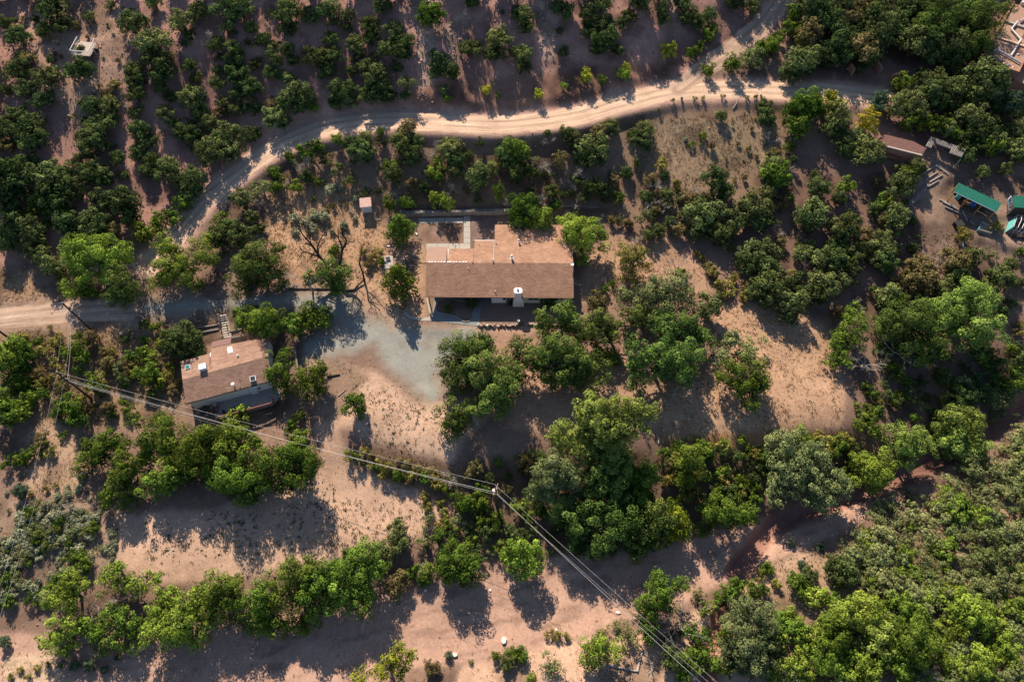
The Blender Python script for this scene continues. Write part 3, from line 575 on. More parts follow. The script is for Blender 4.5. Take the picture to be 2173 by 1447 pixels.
def plant(u, v, rpx, code, hz=1.0, label=None, grow=1.22):
    kind, leaf = TYPES[code]; vi = random.randrange(len(PROTO[kind]))
    rm = rpx * 0.085
    for _ in range(3):
        p = G(u, v, CTR[kind] * rm * hz); rm = rpx * depth_of(p) / F_PX
    loc = (p[0], p[1], p[2] - 0.05); sc = rm * grow
    lb = label or 'x'; nm_, cat_ = NAMES[code]; grp = None
    crown, trunk = PROTO[kind][vi]; rz = random.uniform(0, 6.283); s3 = (sc * random.uniform(.92, 1.08), sc * random.uniform(.92, 1.08), sc * hz * random.uniform(.88, 1.14))
    lm_ = LEAF[leaf] if leaf else None
    def setm(o):
        if lm_ is not None: o.material_slots[0].link = 'OBJECT'; o.material_slots[0].material = lm_
    COUNT[kind] = COUNT.get(kind, 0) + 1
    if trunk is None or rm < 1.0:
        o = bpy.data.objects.new(nm_, crown); COL.objects.link(o); o.location = loc; o.rotation_euler = (0, 0, rz); o.scale = s3; setm(o); PLANTS.append((o, code, rm, p, label)); return tag(o, lb, cat_, grp)
    r = thing(nm_, lb, cat_, loc, grp, rz, s3); PLANTS.append((r, code, rm, p, label))
    c = bpy.data.objects.new('crown', crown); COL.objects.link(c); c.parent = r; setm(c)
    t = bpy.data.objects.new('trunk', trunk); COL.objects.link(t); t.parent = r
    return r
def plants(ox, oy, txt, k=560 / 2172.0, low=1.0, grow=1.22):
    for s in txt.replace('\n', ' ').split(';'):
        a = s.split()
        if len(a) < 4: continue
        plant(ox + float(a[0]) * k, oy + float(a[1]) * k, float(a[2]) * k, a[3], hz=float(a[4]) if len(a) > 4 else (low if a[3] in 'jo' else 1.0), grow=grow)
def tree(ox, oy, H, leaf, label, txt, name='cottonwood_tree', cat='tree', group=None, k=560 / 2172.0, per=29, card=0.225, bark='bark', tr=None, lean=(0, 0), flat=0.85, low=0.30):
    """a tall tree: its crown is built lobe by lobe where the photo shows the lobes, over a forking trunk"""
    L = np.array([[float(q_) for q_ in s.split()] for s in txt.split(';') if s.strip()])
    u = ox + L[:, 0] * k; v = oy + L[:, 1] * k; rp = L[:, 2] * k
    g = np.random.default_rng(int(u[0] * 7 + v[0] * 13)); cu = np.average(u, weights=rp); cv = np.average(v, weights=rp)
    base = G(cu, cv, H * 0.55); lo, hi = v.min(), v.max(); tv = (v - lo) / max(hi - lo, 1e-3); tu = np.abs(u - cu) / (np.abs(u - cu).max() + 1e-3)
    sq = min(1.0, (hi - lo) / (2.0 * rp.mean()))
    lobes = []
    for i in range(len(L)):
        rm = rp[i] * depth_of(base) / F_PX          # a dome seen from one side: the flank towards the viewer hangs lower
        hz_ = max(rm * 0.75, H * (0.86 - 0.46 * sq * tv[i] ** 1.15 - 0.12 * tu[i] ** 2 + g.uniform(-0.06, 0.04)) - rm * 0.25)
        p = W(u[i], v[i], base[2] + hz_); rm = rp[i] * depth_of(p) / F_PX
        lobes.append((p - base, (rm * 1.13, rm * 1.13, rm * (flat + 0.16))))
        if hz_ > 2.2 * rm and g.random() < 0.55:                           # leafy boughs under the outer shell
            q_ = p - base + np.array((g.normal() * rm * .3, rm * .25 + g.normal() * rm * .2, -rm * 1.15)); lobes.append((q_, (rm * 0.9, rm * 0.9, rm * 0.9)))
    V, Q, T = foliage(lobes, per, card, g, 0.37, 0.3, 0.26, 0.12)
    r = thing(name, label, cat, base, group)
    me_ = raw_mesh('crown', V, loops4=Q, tint=T, material=LEAF[leaf]); c = bpy.data.objects.new('crown', me_); COL.objects.link(c); c.parent = r
    mb = MB(); tr = tr or (0.10 + 0.026 * H)
    cx = np.mean([l[0] for l in lobes], 0); f = np.array((cx[0] * 0.35 + lean[0], cx[1] * 0.35 + lean[1], H * 0.30))
    mb.tube([(0, 0, -0.3), f * 0.5 + g.normal(size=3) * 0.1, f], [tr, tr * 0.8, tr * 0.7], 7, cap=False)
    f2 = np.array((cx[0] * 0.75, cx[1] * 0.75, H * 0.55)); limb(mb, f, f2, tr * 0.7, tr * 0.45, g, 0.05, 6)
    for i, (c_, r_) in enumerate(lobes):
        src = f if g.random() < 0.45 else f2
        pts = limb(mb, src, c_, tr * 0.42, tr * 0.07, g, 0.10, 5, 5)
        for q_ in range(4):
            d = g.normal(size=3); d /= np.linalg.norm(d); limb(mb, pts[-2], np.array(c_) + d * np.array(r_) * 0.95, tr * 0.1, 0.012, g, 0.12, 3, 3)
    mb.obj('trunk', M[bark], r, origin=(0, 0, 0)); return r
def dead_tree(u, v, rpx, label, name='dead_tree', up=None, material='deadwood', seed=1, trunkr=0.12, H=None, group=None, k0=5, maxl=5, upb=0.1):
    base = G(u, v, 1.5); rm = rpx * depth_of(base) / F_PX; H = H or rm * 1.2; g = np.random.default_rng(seed); mb = MB()
    mb.tube([(0, 0, -0.2), (g.normal() * .1, g.normal() * .1, H * 0.22), (g.normal() * .15, g.normal() * .15, H * 0.4)], [trunkr, trunkr * .8, trunkr * .65], 6, cap=False)
    r = thing(name, label, 'dead tree', base, group); mb.obj('trunk', M[material], r, origin=(0, 0, 0)); mb = MB()
    for i in range(k0):
        a = 2 * math.pi * (i + g.uniform(-.3, .3)) / k0; d = np.array((math.cos(a), math.sin(a), g.uniform(0.35, 0.9)))
        branching(mb, np.array((0, 0, H * g.uniform(0.25, 0.4))), d, rm * 0.36, trunkr * 0.55, g, 0, maxl, 0.42, upb, (1, 4))
    mb.obj('branches', M[material], r, origin=(0, 0, 0)); return r
# ------------------------------------------------------------------ plants, region by region
plants(0, 0, """440 60 140 j;460 200 120 j;900 40 50 o;740 145 50 o;1270 20 75 j;40 190 70 j;160 300 110 j;345 265 70 j;285 160 35 j;130 580 110 j;175 470 55 o;
380 650 110 o;370 800 90 j;220 740 85 o;655 575 115 j;420 495 45 j;1080 200 110 o;1190 180 50 j;1270 330 150 o;1300 480 130 j;1340 590 110 j;1110 560 85 j;1130 650 90 j;1120 780 95 j;
1500 180 100 o;1560 290 50 j;1650 90 90 j;1880 90 150 j;1980 70 120 j;1870 230 60 o;1760 290 70 d;1620 330 45 d;1770 370 80 j;1930 400 80 o;1940 490 80 j;1880 570 60 j;1560 540 70 j;1620 650 55 o;1790 585 50 j;
2060 230 70 j;2150 330 50 j;2100 530 50 j;1320 720 70 j;1400 800 55 j;1580 820 110 o;1640 920 90 o;1790 690 70 j;1950 620 110 j;2080 720 90 j;1960 770 80 j;1370 940 80 o;1440 1010 60 o;1500 1090 90 j;1590 1110 90 j;
1720 1030 80 o;1840 850 60 o;1940 900 70 o;2080 900 70 j;1880 1120 120 o;1730 1260 150 o;1900 1250 110 o;2080 1100 70 j;750 880 85 j;900 860 90 o;810 1030 130 j;770 1170 130 j;910 970 80 j;
1110 920 75 j;1150 1080 100 j;1180 1180 90 j;1130 1270 80 j;970 1310 70 j;1240 1310 80 j;1210 1410 70 j;1390 1370 90 o;1580 1420 60 o;640 1310 55 o;720 1280 70 j;800 1400 90 o;690 1390 60 j;
60 740 60 o;40 1050 110 j;240 1030 140 j;280 1160 120 j;130 960 90 j;60 1200 80 n;230 1340 100 j;60 1370 90 j;430 1430 110 o;870 775 48 n;600 960 25 g""", low=0.78, grow=1.14)
plants(540, 0, """280 100 130 j;270 230 90 j;470 130 90 j;610 80 110 j;760 130 70 j;760 225 45 j;1050 60 90 j;1450 130 120 r;950 210 85 j;960 310 70 j;830 350 80 o;870 430 50 o;1140 260 90 o;1080 390 80 o;1160 410 110 j;1240 330 80 j;1230 440 70 j;
1180 560 50 j;630 320 75 j;500 490 90 j;630 480 90 j;590 590 80 j;660 420 60 j;80 330 70 j;130 430 70 o;270 410 70 j;320 500 60 j;180 500 70 j;120 600 70 j;200 620 60 j;285 640 70 o;930 540 80 o;1000 620 120 o;1070 720 90 j;800 580 60 j;960 780 100 j;1110 800 70 j;
700 760 110 j;780 720 80 j;790 830 80 o;660 850 60 j;1260 710 80 w;1240 790 50 j;1520 510 100 j;1620 590 90 j;1490 610 60 j;1560 740 50 o;1580 820 45 y;1790 390 100 j;2000 330 110 o;1990 440 100 j;2150 430 60 o;1790 20 70 j;2040 100 25 j;2150 130 40 j;
1910 750 50 Y;2000 790 30 y;330 770 130 o;420 790 80 j;380 880 90 j;240 850 80 j;490 890 50 y;160 970 110 o;230 1010 70 j;30 1110 40 o;0 740 40 j;20 900 40 j;
450 1240 110 g;300 1320 70 g;150 1400 60 o;400 1340 80 d;680 1150 65 g;790 1190 80 j;900 1150 80 o;900 1260 110 j;1040 1090 45 g;1270 1040 80 n;1220 1150 110 o;1290 1220 110 j;1130 1370 70 g;1300 1310 80 j;1610 1240 110 o;1660 1320 90 j;1490 1390 80 y;1650 1410 80 o;1830 1410 60 o;1950 1400 80 o;2080 1240 110 j;2100 1340 90 j;780 1270 60 d;1700 1180 25 h;1780 1270 15 G;1970 1318 15 G;1850 1130 20 h;2060 1160 25 h""", low=0.72, grow=1.14)
plants(1080, 0, """130 130 90 j;140 215 80 j;60 80 40 j;460 90 90 j;390 50 60 o;650 110 80 o;640 200 50 j;740 190 80 o;810 170 60 j;660 270 70 j;780 350 110 j;840 290 80 j;900 410 60 o;720 410 70 j;1000 130 80 j;930 190 60 j;760 30 100 j;1080 30 90 j;
1260 70 70 o;1270 160 60 o;1430 30 80 j;1500 140 90 j;1650 120 80 j;1560 190 70 j;1850 15 80 j;2000 60 80 j;110 450 90 o;130 550 70 j;450 430 55 j;420 260 40 j;250 770 50 Y;450 710 40 y;640 630 65 Y;770 660 45 g;940 630 70 y;960 560 50 Y;
1320 410 85 Y;1660 250 70 y;1640 320 45 y;1560 400 60 g;1500 430 60 g;1640 590 70 g;1830 540 90 g;2000 480 100 o;2100 410 90 g;2150 340 50 g;840 1050 90 o;500 1120 90 j;560 1190 80 j;700 1220 140 o;650 1310 110 j;1120 1060 90 o;1100 1160 100 j;1010 1110 50 j;
70 1240 110 r;60 1330 90 j;220 1310 35 o;220 1420 40 g;270 1360 90 d;1750 960 55 o;1600 1120 40 y;1500 1190 30 y;2130 1000 60 j;320 1100 40 o;2120 1390 70 o;970 1420 40 j;1350 830 22 h;1420 820 22 h;1530 810 22 h;1600 810 22 h;1760 795 24 h;1960 800 24 h;2030 800 26 h;2080 800 22 h;1240 910 22 h""", low=0.8, grow=1.12)
plants(1613, 0, """280 100 90 g;440 130 80 y;260 230 80 g;140 290 70 g;50 370 70 g;110 390 70 g;350 350 60 g;480 70 110 j;600 60 100 j;720 170 110 n;660 330 120 j;640 450 110 j;740 290 90 j;920 340 110 o;920 450 100 j;850 500 80 j;
1000 120 120 j;950 40 90 j;1200 60 110 j;1100 250 110 j;1650 200 100 j;1600 380 90 j;1690 70 90 j;320 530 120 o;260 610 90 j;400 570 60 j;530 530 40 g;1560 520 90 j;1620 590 80 j;1420 680 110 o;1550 770 120 j;1190 700 90 g;1400 800 110 j;1330 600 50 j;
1830 690 170 o;1900 600 110 o;1770 800 120 j;970 830 70 b;960 900 60 b;1100 900 100 o;1170 810 60 o;1260 900 110 o;1290 1000 90 g;1200 1050 60 g;1400 1020 100 g;1540 1020 70 g;1590 1100 80 g;600 860 100 Y;370 870 120 r;290 940 110 r;310 1060 100 r;440 900 90 r;480 815 42 G;
640 980 110 o;600 1070 100 j;870 1010 110 G;780 1140 90 o;830 1190 80 o;700 1230 80 j;870 1280 110 o;960 1290 70 j;60 970 80 j;30 870 60 o;240 1210 50 g;110 1400 110 o;230 1390 60 d;1850 1090 120 j;1780 1150 90 j;1900 1230 90 g;1700 1290 70 j;2050 870 100 b;2140 1170 70 o;2120 1300 60 o;1830 1420 60 o;2000 1400 60 o;1280 1390 80 o;1150 1390 50 o;100 1130 70 d""")
plants(0, 360, """120 100 160 j;60 250 120 j;400 80 140 o;520 70 110 j;480 200 140 j;650 180 70 o;330 230 90 g;290 330 80 g;200 370 60 g;430 340 80 g;530 360 80 g;400 450 50 g;100 480 120 j;570 450 110 j;620 530 80 j;60 600 90 j;770 70 110 j;870 80 70 j;850 270 90 o;1030 290 130 j;1080 390 90 j;790 450 110 o;800 540 90 j;930 510 60 n;
1220 20 50 j;1410 60 100 o;1600 80 100 o;1570 170 90 j;1500 290 80 g;1440 400 70 g;1330 400 80 g;1280 480 90 y;1180 530 90 y;290 620 90 o;340 720 90 o;430 800 90 o;500 860 60 o;180 670 45 w;1660 960 50 g;2000 250 80 o;2100 180 70 w;1820 420 70 g;1900 480 80 j;1990 570 110 j;1800 580 90 j;2080 400 60 o;2150 480 40 o;
1110 740 75 d;1150 860 80 d;700 1010 60 n;1190 1265 50 g;1300 1285 60 g;1500 1390 120 j;1350 1395 70 y;1600 1410 90 j;2040 1235 105 r;1190 1400 40 g;200 1390 50 h;330 1400 60 g;90 1420 50 g;480 1400 55 h;640 1380 50 g;720 1420 45 g;420 1300 30 h""")
plants(540, 360, """60 150 90 w;200 110 90 g;350 150 60 y;510 100 50 g;430 60 60 j;40 250 70 d;620 170 55 s;690 150 45 s;840 240 45 s;330 400 55 s;440 420 60 s;560 390 70 s;500 370 50 s;470 490 60 s;340 520 40 s;740 460 50 s;830 410 35 s;660 670 60 r;1110 300 60 g 1.5;1270 290 65 y 1.6;1490 250 70 y 1.7;1570 290 75 y 1.7;1500 60 70 g;1150 60 80 j;1840 60 110 o;2010 200 60 g 1.7;1830 140 60 o 1.4;1400 150 50 j;
1210 510 100 p 1.1;1200 940 125 p 1.2;450 1220 120 r;570 1220 85 g;350 1300 100 r;1790 1090 55 j;1970 680 20 h;650 300 25 h;600 310 20 h;750 290 20 h;480 240 25 h;1000 700 60 h;950 770 50 h;1040 760 40 g;900 690 40 h;640 520 30 s;1900 60 60 w""")
plants(1080, 360, """1100 400 70 w 1.6;1220 150 70 d;1200 270 70 d;1150 540 60 o;1230 500 55 o;1390 770 75 d;1410 850 42 g;720 1110 90 n;1080 1070 110 w;960 960 60 d;1620 1140 110 o;1690 110 110 j;1780 180 80 j;1640 260 60 o;1500 300 60 o;1560 410 130 o;1700 330 100 o;1980 330 140 o;2050 430 110 j;1850 440 100 o;1650 490 80 j;1750 570 90 j;1320 440 50 j;1300 210 60 o;920 240 60 g;680 150 80 j;760 170 60 j;560 80 50 j;360 190 60 o;390 280 50 g;970 30 60 j;100 30 90 j;1290 310 70 d;1470 410 60 d;
2000 700 110 o;2080 640 90 o;1960 790 90 j;2110 810 90 o;2100 980 100 j;2140 1070 80 j;1990 1020 60 o;1930 1045 50 h;1680 850 50 h;1740 950 60 h;1820 990 60 h;1600 740 40 h;1850 900 50 h;1760 1040 50 h;1550 690 35 h;1640 800 40 h;300 1090 42 j;20 1080 38 j;1060 580 50 d;850 940 40 g;790 990 50 g;500 200 40 j;620 230 50 j;870 120 40 n""")
plants(1613, 360, """120 60 120 r;210 240 60 g;60 180 70 o;40 330 70 o;480 150 100 o;700 150 80 g;660 240 60 o;640 190 60 d;1150 150 110 o;1240 50 90 g;1020 270 80 g;940 330 60 j;1110 400 90 o;1100 480 80 o;420 380 120 o;370 440 90 j;700 500 120 o;660 570 90 j;330 690 80 o;410 640 60 o;600 650 90 j;620 750 90 j;520 740 90 o;780 680 90 o;730 790 90 j;
1000 580 90 o;990 680 110 o;1010 770 90 j;500 960 130 o;640 930 90 o;440 1050 90 j;60 680 110 o;90 830 100 o;60 990 130 o;210 940 70 o;250 1120 110 o;230 1210 80 j;1690 520 90 h;1310 800 110 n;1320 910 120 n;1600 790 120 n;1620 880 100 j;1740 720 80 o;1490 1000 100 o;1030 1060 110 o;1130 1060 80 g;1280 1040 50 o;2140 680 50 g;2050 780 60 o;1950 900 110 o;2060 920 60 o;2150 930 40 o;1950 470 60 h;
1990 1180 60 j;2060 1100 50 o;2140 1320 60 h;150 520 60 d;1900 700 50 w;1480 760 80 d;250 870 50 n;1040 1160 60 w""")
plants(0, 720, """130 130 150 g;230 120 90 g;60 240 110 g;100 400 120 g;60 560 140 g;190 560 130 g;100 640 120 g;260 500 70 g;400 70 70 h;560 120 70 g;650 80 75 g;700 150 70 g;480 40 60 h;650 250 45 g;370 450 60 g;510 560 80 g;620 560 110 g;640 650 90 g;470 620 60 g;780 350 105 g;330 280 50 n;
1070 150 70 g;1230 140 90 g;1000 280 80 w;1030 350 60 j;1250 280 100 y;1130 290 60 y;1290 350 80 y;1380 300 60 h;1400 30 90 j;1520 60 140 j;1620 90 80 j;920 620 40 g;1950 650 100 y;170 1250 70 b;250 1370 50 s;400 1370 60 s;560 1370 60 d;350 870 60 h;420 930 50 h;330 960 40 h;680 1130 45 s;250 950 60 g;180 1000 60 g;90 1000 70 g;560 1270 45 s;640 1230 40 s;480 1290 40 s;1430 420 45 n;1480 330 35 h;840 430 60 j;900 200 60 n;860 110 50 n""")
plants(540, 720, """370 640 55 g;280 730 70 g;400 780 70 y;380 870 90 g;330 800 50 h;835 560 108 r;800 960 65 g;900 920 40 h;980 1020 50 h;1100 1060 60 h;1180 1110 60 g;1280 1120 60 h;1400 1140 60 g;1500 1180 60 h;1560 1225 50 g;1050 1120 45 h;960 970 40 n;1240 1060 45 n;1340 1070 50 n;1460 1100 50 n;1600 1130 60 d;1820 1050 60 n;1700 1310 110 g;1850 1340 90 g;1780 1390 100 g;1400 1300 45 h;1430 1380 45 h;1530 1350 45 h;1560 1420 40 h;160 390 55 d;550 250 50 w;900 1010 35 g;1010 1060 35 g""")
plants(1080, 720, """760 120 80 g;860 150 80 g;1800 110 150 w;1980 60 110 w;1260 920 60 g;1380 940 60 g;1650 900 70 y;1750 885 60 h;1560 960 60 g;1640 990 60 g;1780 1150 60 h;1900 1150 60 g;2030 1210 70 g;1880 1260 70 g;1710 1310 90 g;1660 1390 80 g;2020 1310 70 g;1400 1400 70 g;1380 1340 50 g;1550 1290 50 g;2110 930 70 g;130 1400 90 y;1150 230 80 d;1370 410 60 d;620 190 70 d;1700 140 50 d;380 940 60 d;1950 930 60 g;1320 1050 50 n;100 1000 60 n;180 1080 60 n;1280 1180 40 n""")
plants(1613, 720, """940 620 80 g;880 700 90 g;790 710 50 g;650 860 70 g;780 880 40 o;350 790 80 y;480 800 50 h;1080 510 55 g;1830 450 80 j;1950 500 90 w;1700 450 80 j;1600 520 70 j;2000 600 70 w;2080 420 60 w;2110 270 70 y;2130 150 60 o;2130 90 40 h;1900 640 60 w;1620 360 70 g;1720 380 60 g;2060 500 60 w;1500 480 60 h;830 560 60 g;960 500 50 h;900 420 60 g;700 820 40 g""")
plants(0, 1074, """700 480 60 g;560 530 60 w;40 1110 50 b;500 1310 25 g;300 1330 30 h;170 1340 30 h;400 1300 25 h;90 1400 30 h;230 1400 30 h;740 1310 50 b;860 1340 35 b;620 1310 40 b;970 1240 30 b""")
plants(540, 1074, """60 600 90 w;1180 640 100 n;1150 740 60 w;1190 180 70 o;1180 300 95 o;1140 370 90 w;1430 530 80 y;1400 610 60 g;1310 540 60 g;2010 1240 60 g;2080 1290 60 o;2140 1200 70 g;1780 1280 25 h;1600 1230 40 b;1040 340 70 o;780 400 60 o;1550 130 50 h;1640 230 60 g;1520 240 60 g;1400 270 60 w;1880 130 70 g;1990 90 60 g;1050 1210 50 d;1460 1330 60 n""")
plants(1080, 1074, """880 990 60 w;1000 1080 100 w;80 1200 80 g;20 1250 60 g;340 1320 100 w;300 1380 70 d;1860 660 80 g;1800 720 80 g;2000 690 90 g;1720 770 60 g;1560 1130 120 g;1500 1260 110 r;1350 1250 110 j;1600 1050 70 g;1080 860 85 w;330 1050 40 h;400 1060 40 h;480 1080 40 h;180 1410 45 y;1650 820 70 d;1180 1330 90 d;2120 520 60 g;2070 580 40 h;760 1050 50 n;1750 1350 100 g;1450 1370 90 g""")
plants(1613, 1074, """330 640 95 r;400 560 70 j;600 480 90 j;690 530 110 j;640 620 70 j;740 390 60 n;860 380 60 w;670 330 50 w;500 335 35 b;250 300 35 b;340 470 35 b;1540 660 100 Y;1300 900 95 y;1490 1050 90 y;1900 1230 90 y;2000 1170 90 y;2080 1290 80 y;300 1320 110 y;130 1330 90 y;880 1370 120 y;690 1370 90 y;1300 1420 80 w;1950 1420 110 w;1600 1400 120 w;2130 840 50 y;260 860 45 g;130 640 45 h;20 690 60 g;60 500 60 g;100 860 70 w;230 1060 45 h;380 1130 45 h;60 960 110 w;60 1120 110 g;1400 640 60 w;1150 1330 60 d;1420 1390 80 d;1200 620 60 w""")

# tall trees, each with its own crown
tree(1080, 360, 8.0, 'g', 'green leafy tree overhanging the flat rear roof of the long house', '130 330 105;80 430 90;170 470 90;190 280 65;60 350 55', 'leafy_tree')
tree(1080, 360, 7.0, 'y', 'lime green tree touching the rear roof edge beside the bigger green tree', '285 420 78;300 370 50;250 460 50', 'leafy_tree')
tree(1080, 360, 7.5, 'y', 'light green tree standing by the rear corner of the long house', '520 450 90;560 540 110;680 560 100;620 640 90;700 480 60;480 560 60;740 530 50;620 730 50', 'leafy_tree')
tree(1080, 360, 6.0, 'h', 'tall thin drooping tree alone in the mown yard', '960 680 70;1040 750 85;1090 680 50;1010 850 80;1150 810 40;1000 780 60', 'drooping_tree', per=23)
tree(1080, 360, 8.0, 'w', 'grey green elm between the mown yard and the tall cottonwoods', '1300 950 110;1420 960 95;1350 1080 120;1460 1060 70;1250 1040 70')
tree(1080, 360, 7.0, 'w', 'pale grey green tree with bare twigs beside the grey green elm', '1000 1090 80;1120 1060 90;1170 1130 80;940 1030 60', per=22)
tree(1080, 360, 8.0, 'c', 'cottonwood reaching over the shaded front yard', '300 1200 66;280 1280 60;460 1160 80;440 1240 70;540 1260 95;560 1350 90;340 1350 70;620 1330 60')
tree(1080, 360, 8.0, 'c', 'leafy cottonwood in the row behind the front yard', '750 1310 105;720 1220 70;880 1360 85;780 1400 80;980 1200 60;1080 1200 70')
tree(1080, 360, 9.0, 'c', 'broad cottonwood at the end of the front yard tree row', '1300 1270 110;1400 1290 90;1230 1240 70;1500 1330 85;1640 1400 70;1570 1370 60;1350 1340 80;1480 1240 60')
tree(1080, 720, 9.0, 'c', 'big round cottonwood beside the small clearing in front of the stone wall', '260 80 100;400 50 110;300 170 80;480 120 110;330 270 90;440 300 90;600 250 80;740 270 110;560 370 60;640 180 60;520 200 80;240 180 60;160 120 60')
tree(1080, 720, 9.0, 'c', 'cottonwood with grey dead boughs beside the big round cottonwood', '1050 80 80;1060 170 70;1050 270 70;1080 370 75;1230 130 80;1330 120 110;1500 110 90;1400 230 110;1450 290 80;1280 240 70;1140 130 60')
tree(1080, 720, 5.5, 'g', 'small round tree standing out in the mown yard', '1860 310 110;2000 280 110;2060 360 80;1960 440 90;2000 530 55;1740 330 40;1900 380 70', 'leafy_tree')
tree(540, 720, 8.5, 'c', 'cottonwood overhanging the end of the gravel driveway', '1620 160 110;1740 90 110;1830 60 110;1920 40 70;1590 260 100;1640 370 100;1760 170 110;1700 280 90')
tree(540, 720, 9.0, 'c', 'dense cottonwood between the driveway end and the small clearing', '1880 250 110;2010 230 110;1900 350 120;2050 350 120;1950 450 130;1870 560 95;2000 540 100;2120 300 80')
tree(540, 720, 5.0, 'c', 'small cottonwood on the edge of the bare dirt patch', '1600 620 90;1720 610 70;1710 700 75;1610 750 70;1640 680 70')
tree(1080, 720, 7.0, 'c', 'narrow cottonwood between the two driveway cottonwoods', '70 70 75;60 170 65;150 230 75;60 310 85;30 420 75;140 30 50')
tree(1080, 720, 14.0, 'e', 'very tall yellow green cottonwood above the bank', '680 560 95;720 640 110;620 640 70;900 550 80;950 620 90;1040 540 70;1080 610 70;1180 600 60;880 700 110;1080 720 80;560 760 90;430 780 90;450 870 80;680 840 110;860 800 90;620 920 80;370 820 50;960 760 80;760 740 90;660 500 45')
tree(1080, 720, 10.0, 'w', 'tall grey green cottonwood just below the yellow green giant', '340 1080 110;450 1110 110;260 1150 80;420 1230 120;330 1270 90;520 1090 80;250 1260 90;380 1160 90;540 1180 60')
tree(1080, 720, 9.0, 'c', 'dark cottonwood in the shade of the yellow green giant', '750 1010 100;850 980 90;900 900 110;800 1120 110;700 1180 100;880 1100 100;760 1280 100;650 1300 80;900 1250 110;780 1390 110;960 1010 70')
tree(1080, 720, 7.0, 'g', 'bushy green tree on the bank past the shaded cottonwood', '1100 1080 90;1130 1170 80;1190 1100 60;1000 1090 70;1050 1280 90;960 1380 100;1150 1380 90')
tree(1080, 720, 10.0, 'g', 'slender dark tree on the bank casting a long shadow', '1500 960 80;1480 1040 90;1520 1110 90;1490 1180 75', tr=0.25)
tree(1613, 360, 9.0, 'e', 'sprawling yellow green cottonwood below the shed slope', '1700 1010 110;1840 1030 90;1600 1100 80;1500 1190 110;1720 1150 120;1850 1130 80;1560 1300 110;1740 1280 130;1880 1280 100;1700 1390 110;1850 1390 110;1620 1210 90')
tree(1613, 360, 9.0, 'c', 'green cottonwood joined to the sprawling yellow green one', '1200 1200 140;1330 1160 90;1100 1290 100;1250 1330 130;1350 1400 110;1380 1260 90;1280 1470 110;1420 1480 100')
tree(1613, 360, 6.0, 'y', 'bright green tree at the end of the mown yard among dead boughs', '790 1280 85;790 1130 45;770 1200 60;640 1400 80;730 1370 70;830 1410 60;660 1490 70;600 1560 60;680 1590 60', 'leafy_tree')
tree(1613, 720, 7.0, 'e', 'yellow green tree leaning over the creek', '1080 790 80;1180 800 110;1280 860 90;1200 920 100;1100 880 80;1330 800 60;1170 980 60')
tree(1613, 720, 7.0, 'e', 'pale yellow tree on the far creek bank with an orange tip', '1540 680 90;1650 680 100;1740 660 70;1800 620 40;1580 740 60')
tree(1613, 720, 6.0, 'e', 'pale olive tree at the water edge of the creek', '1450 880 70;1560 830 90;1680 840 110;1790 860 80;1660 930 75;1750 900 70')
tree(1613, 720, 6.0, 'y', 'rich green rounded tree on the near creek bank', '960 1040 110;850 1080 100;1060 1040 70;920 1140 110;1020 1120 80;800 1010 60', 'leafy_tree')
tree(1613, 720, 9.0, 'w', 'massive grey green cottonwood above the creek bend', '170 860 90;300 900 110;450 930 90;180 1040 90;300 1080 110;520 1060 85;420 1150 95;640 1160 90;150 1180 80;570 1240 100;440 1260 100;690 1240 65;140 1300 70;260 1180 80;600 1380 60;500 1350 80;360 990 80')
tree(0, 360, 7.0, 'y', 'spreading light green cottonwood beside the lane', '700 700 120;780 640 70;880 700 130;620 640 80;960 700 90;820 790 110;920 840 90;660 800 80;560 680 60;1000 740 60', 'cottonwood_tree', per=23)
tree(0, 360, 7.5, 'c', 'dark leafy tree beneath the spreading light green cottonwood', '980 860 80;990 950 85;1000 1040 85;1080 1010 60;930 1060 60', 'leafy_tree')
tree(0, 360, 5.0, 'y', 'low lime green tree on the lane edge', '620 960 90;560 970 60;680 900 60;660 1020 50;780 1020 55', 'leafy_tree', per=22)
tree(0, 360, 6.5, 'y', 'open crowned light green tree standing over the lane', '1320 620 85;1420 640 60;1620 680 105;1680 730 60;1350 830 105;1460 790 80;1500 860 90;1570 920 75;1300 930 65;1560 780 60;1380 890 60', 'cottonwood_tree', per=23)
tree(540, 360, 8.0, 'c', 'leafy cottonwood over the lane beside the bare tree', '100 820 110;20 740 110;180 640 50;60 900 90;200 900 80;-80 850 100;-130 940 80;-40 780 90;140 740 60')
tree(540, 360, 7.5, 'c', 'half bare tree with leafy lower boughs by the timber edging', '650 850 95;730 870 85;560 830 60;470 890 60;690 960 65;680 1010 55;600 900 60', 'leafy_tree', per=25)
tree(540, 360, 5.0, 'g', 'dark leafy tree in the corner above the small house', '90 1220 105;30 1280 80;150 1250 80;110 1320 80', 'leafy_tree')
CL = 'trees in the grove below the small house'
tree(0, 720, 7.0, 'g', 'slim tree at the outer end of the grove below the small house', '760 920 95;720 1030 80;860 950 90;950 900 95;930 820 75;820 1000 70', 'grove_tree', group=CL)
tree(0, 720, 7.0, 'g', 'grove tree next to the slim outer one, over the sagebrush edge', '1000 1000 80;1000 1080 70;960 1180 80;940 1270 70;1090 1270 80;1050 1340 60;890 1320 60', 'grove_tree', group=CL)
tree(0, 720, 7.5, 'g', 'grove tree with open gaps toward the deck', '1290 760 120;1250 860 100;1330 900 90;1200 980 70;1130 1100 70;1100 680 60;1370 820 80', 'grove_tree', group=CL)
tree(0, 720, 6.5, 'y', 'small light tree at the sunny foot of the grove', '1330 1130 80;1260 1210 90;1310 1260 60;1400 1170 55', 'grove_tree', group=CL)
tree(0, 720, 8.5, 'g', 'tallest dense tree in the middle of the grove below the small house', '1500 900 130;1620 830 130;1760 820 120;1480 1010 110;1650 960 130;1560 1090 120;1400 960 80', 'grove_tree', group=CL)
